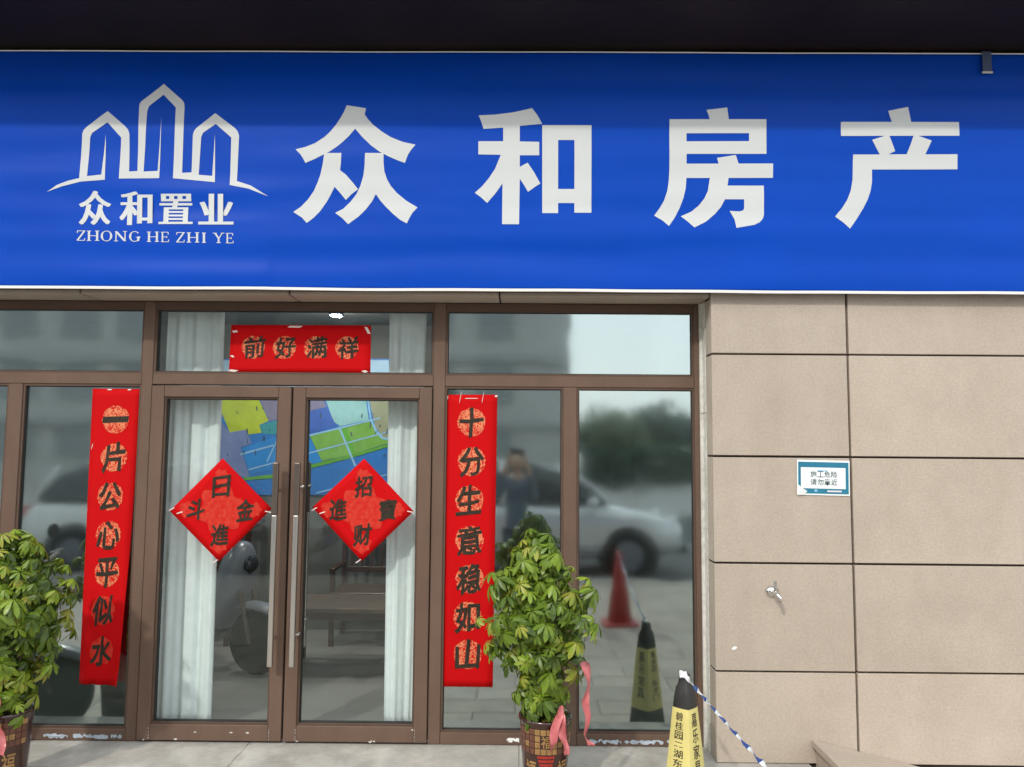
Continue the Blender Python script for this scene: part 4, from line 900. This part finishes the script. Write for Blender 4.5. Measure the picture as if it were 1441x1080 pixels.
# ------------------------------------------------------------------ the photographer, mirrored in the glass
pe = empty('person', (-.02, -4.86, 0)); tag(pe, 'person in a blue grey coat holding up a phone, mirrored in the window', 'person')
def skin(name, verts, edges, m, parent, sub=2, root=0):
    me = bpy.data.meshes.new(name); me.from_pydata([v[:3] for v in verts], edges, []); o = link(name, me, m, parent, True)
    o.modifiers.new('skin', 'SKIN').use_smooth_shade = True; s = o.modifiers.new('sub', 'SUBSURF'); s.levels = s.render_levels = sub
    lay = me.skin_vertices[0].data
    for i, v in enumerate(verts): lay[i].radius = (v[3], v[4] if len(v) > 4 else v[3]); lay[i].use_root = (i == root)
    return o
vb = [(0, 0, .95, .15, .11), (0, 0, 1.12, .135, .10), (0, 0, 1.32, .165, .11), (0, .0, 1.45, .10, .08), (0, .01, 1.52, .052), (0, .02, 1.58, .055),
      (-.19, 0, 1.42, .06), (-.25, .14, 1.24, .045), (-.13, .34, 1.60, .034), (-.085, .40, 1.74, .026),
      (.19, 0, 1.42, .06), (.25, .14, 1.24, .045), (.13, .34, 1.60, .034), (.085, .40, 1.74, .026),
      (-.09, 0, .86, .10), (-.10, .01, .48, .062), (-.10, 0, .10, .042), (-.10, .12, .035, .035), (.09, 0, .86, .10), (.10, .01, .48, .062), (.10, 0, .10, .042), (.10, .12, .035, .035)]
eb = [(0, 1), (1, 2), (2, 3), (3, 4), (4, 5), (3, 6), (6, 7), (7, 8), (8, 9), (3, 10), (10, 11), (11, 12), (12, 13), (0, 14), (14, 15), (15, 16), (16, 17), (0, 18), (18, 19), (19, 20), (20, 21)]
skin('body', vb, eb, M['skin'], pe)
vc = [(0, 0, .62, .20, .15), (0, 0, .95, .165, .125), (0, 0, 1.12, .15, .115), (0, 0, 1.32, .18, .125), (0, 0, 1.44, .115, .09), (-.19, 0, 1.42, .072), (-.25, .14, 1.24, .058), (-.15, .31, 1.56, .045), (.19, 0, 1.42, .072), (.25, .14, 1.24, .058), (.15, .31, 1.56, .045)]
skin('coat', vc, [(0, 1), (1, 2), (2, 3), (3, 4), (4, 5), (5, 6), (6, 7), (4, 8), (8, 9), (9, 10)], M['coat'], pe)
skin('trousers', [(0, 0, .88, .14, .11), (-.09, 0, .80, .105), (-.10, .01, .48, .075), (-.10, 0, .12, .06), (.09, 0, .80, .105), (.10, .01, .48, .075), (.10, 0, .12, .06)], [(0, 1), (1, 2), (2, 3), (0, 4), (4, 5), (5, 6)], M['trousers'], pe)
bm = bmesh.new(); bmesh.ops.create_uvsphere(bm, u_segments=24, v_segments=18, radius=1)
for v in bm.verts:
    x, y, z = v.co; w = 1-.22*max(0, -z)**1.5
    v.co = Vector((x*.078*w, .02+y*.098*w+(.012 if y > .9 and abs(z) < .2 else 0), 1.665+z*.118))
fin('head', bm, M['skin'], pe, True)
bm = bmesh.new(); lathe(bm, [(0, .0), (.012, .004), (.009, .03), (.004, .045), (0, .05)], 10, (0, .118, 1.63)); fin('nose', bm, M['skin'], pe, True)
for s in (-1, 1):
    bm = bmesh.new(); bmesh.ops.create_uvsphere(bm, u_segments=10, v_segments=8, radius=.012, matrix=Matrix.Translation((s*.032, .107, 1.672))); fin('eye', bm, M['hair'], pe, True)
    bm = bmesh.new(); bmesh.ops.create_uvsphere(bm, u_segments=10, v_segments=8, radius=.022, matrix=Matrix.Translation((s*.078, .02, 1.655)) @ Matrix.Diagonal((.4, .8, 1.3, 1))); fin('ear', bm, M['skin'], pe, True)
    skin('shoe', [(s*.10, -.05, .05, .048, .05), (s*.10, .06, .042, .048, .04), (s*.10, .17, .034, .04, .03)], [(0, 1), (1, 2)], M['shoe'], pe)
    for k in range(4):
        z = 1.735+k*.021; skin('finger', [(s*.088, .395, z, .011), (s*.095, .418, z+.004, .009), (s*.083, .432, z+.004, .008), (s*.066, .428, z+.003, .007)], [(0, 1), (1, 2), (2, 3)], M['skin'], pe, 1)
    skin('thumb', [(s*.085, .39, 1.735, .012), (s*.07, .392, 1.765, .010), (s*.06, .398, 1.80, .008)], [(0, 1), (1, 2)], M['skin'], pe, 1)
bm = bmesh.new(); bmesh.ops.create_uvsphere(bm, u_segments=20, v_segments=14, radius=1)
for v in bm.verts:
    x, y, z = v.co; v.co = Vector((x*.09, .0+y*.105-.012, 1.695+z*.108 if z > -.2 else 1.675+z*.16))
bmesh.ops.delete(bm, geom=[v for v in bm.verts if v.co.y > .055 and v.co.z < 1.73], context='VERTS'); fin('hair', bm, M['hair'], pe, True)
bm = bmesh.new(); bx(bm, -.082, .082, -.004, .004, -.038, .038); ph = fin('smartphone', bm, M['trim'], None, bevel=.003); ph.location = (-.005, -4.437, 1.805); tag(ph, 'dark phone held up in the hands of the mirrored person', 'phone')
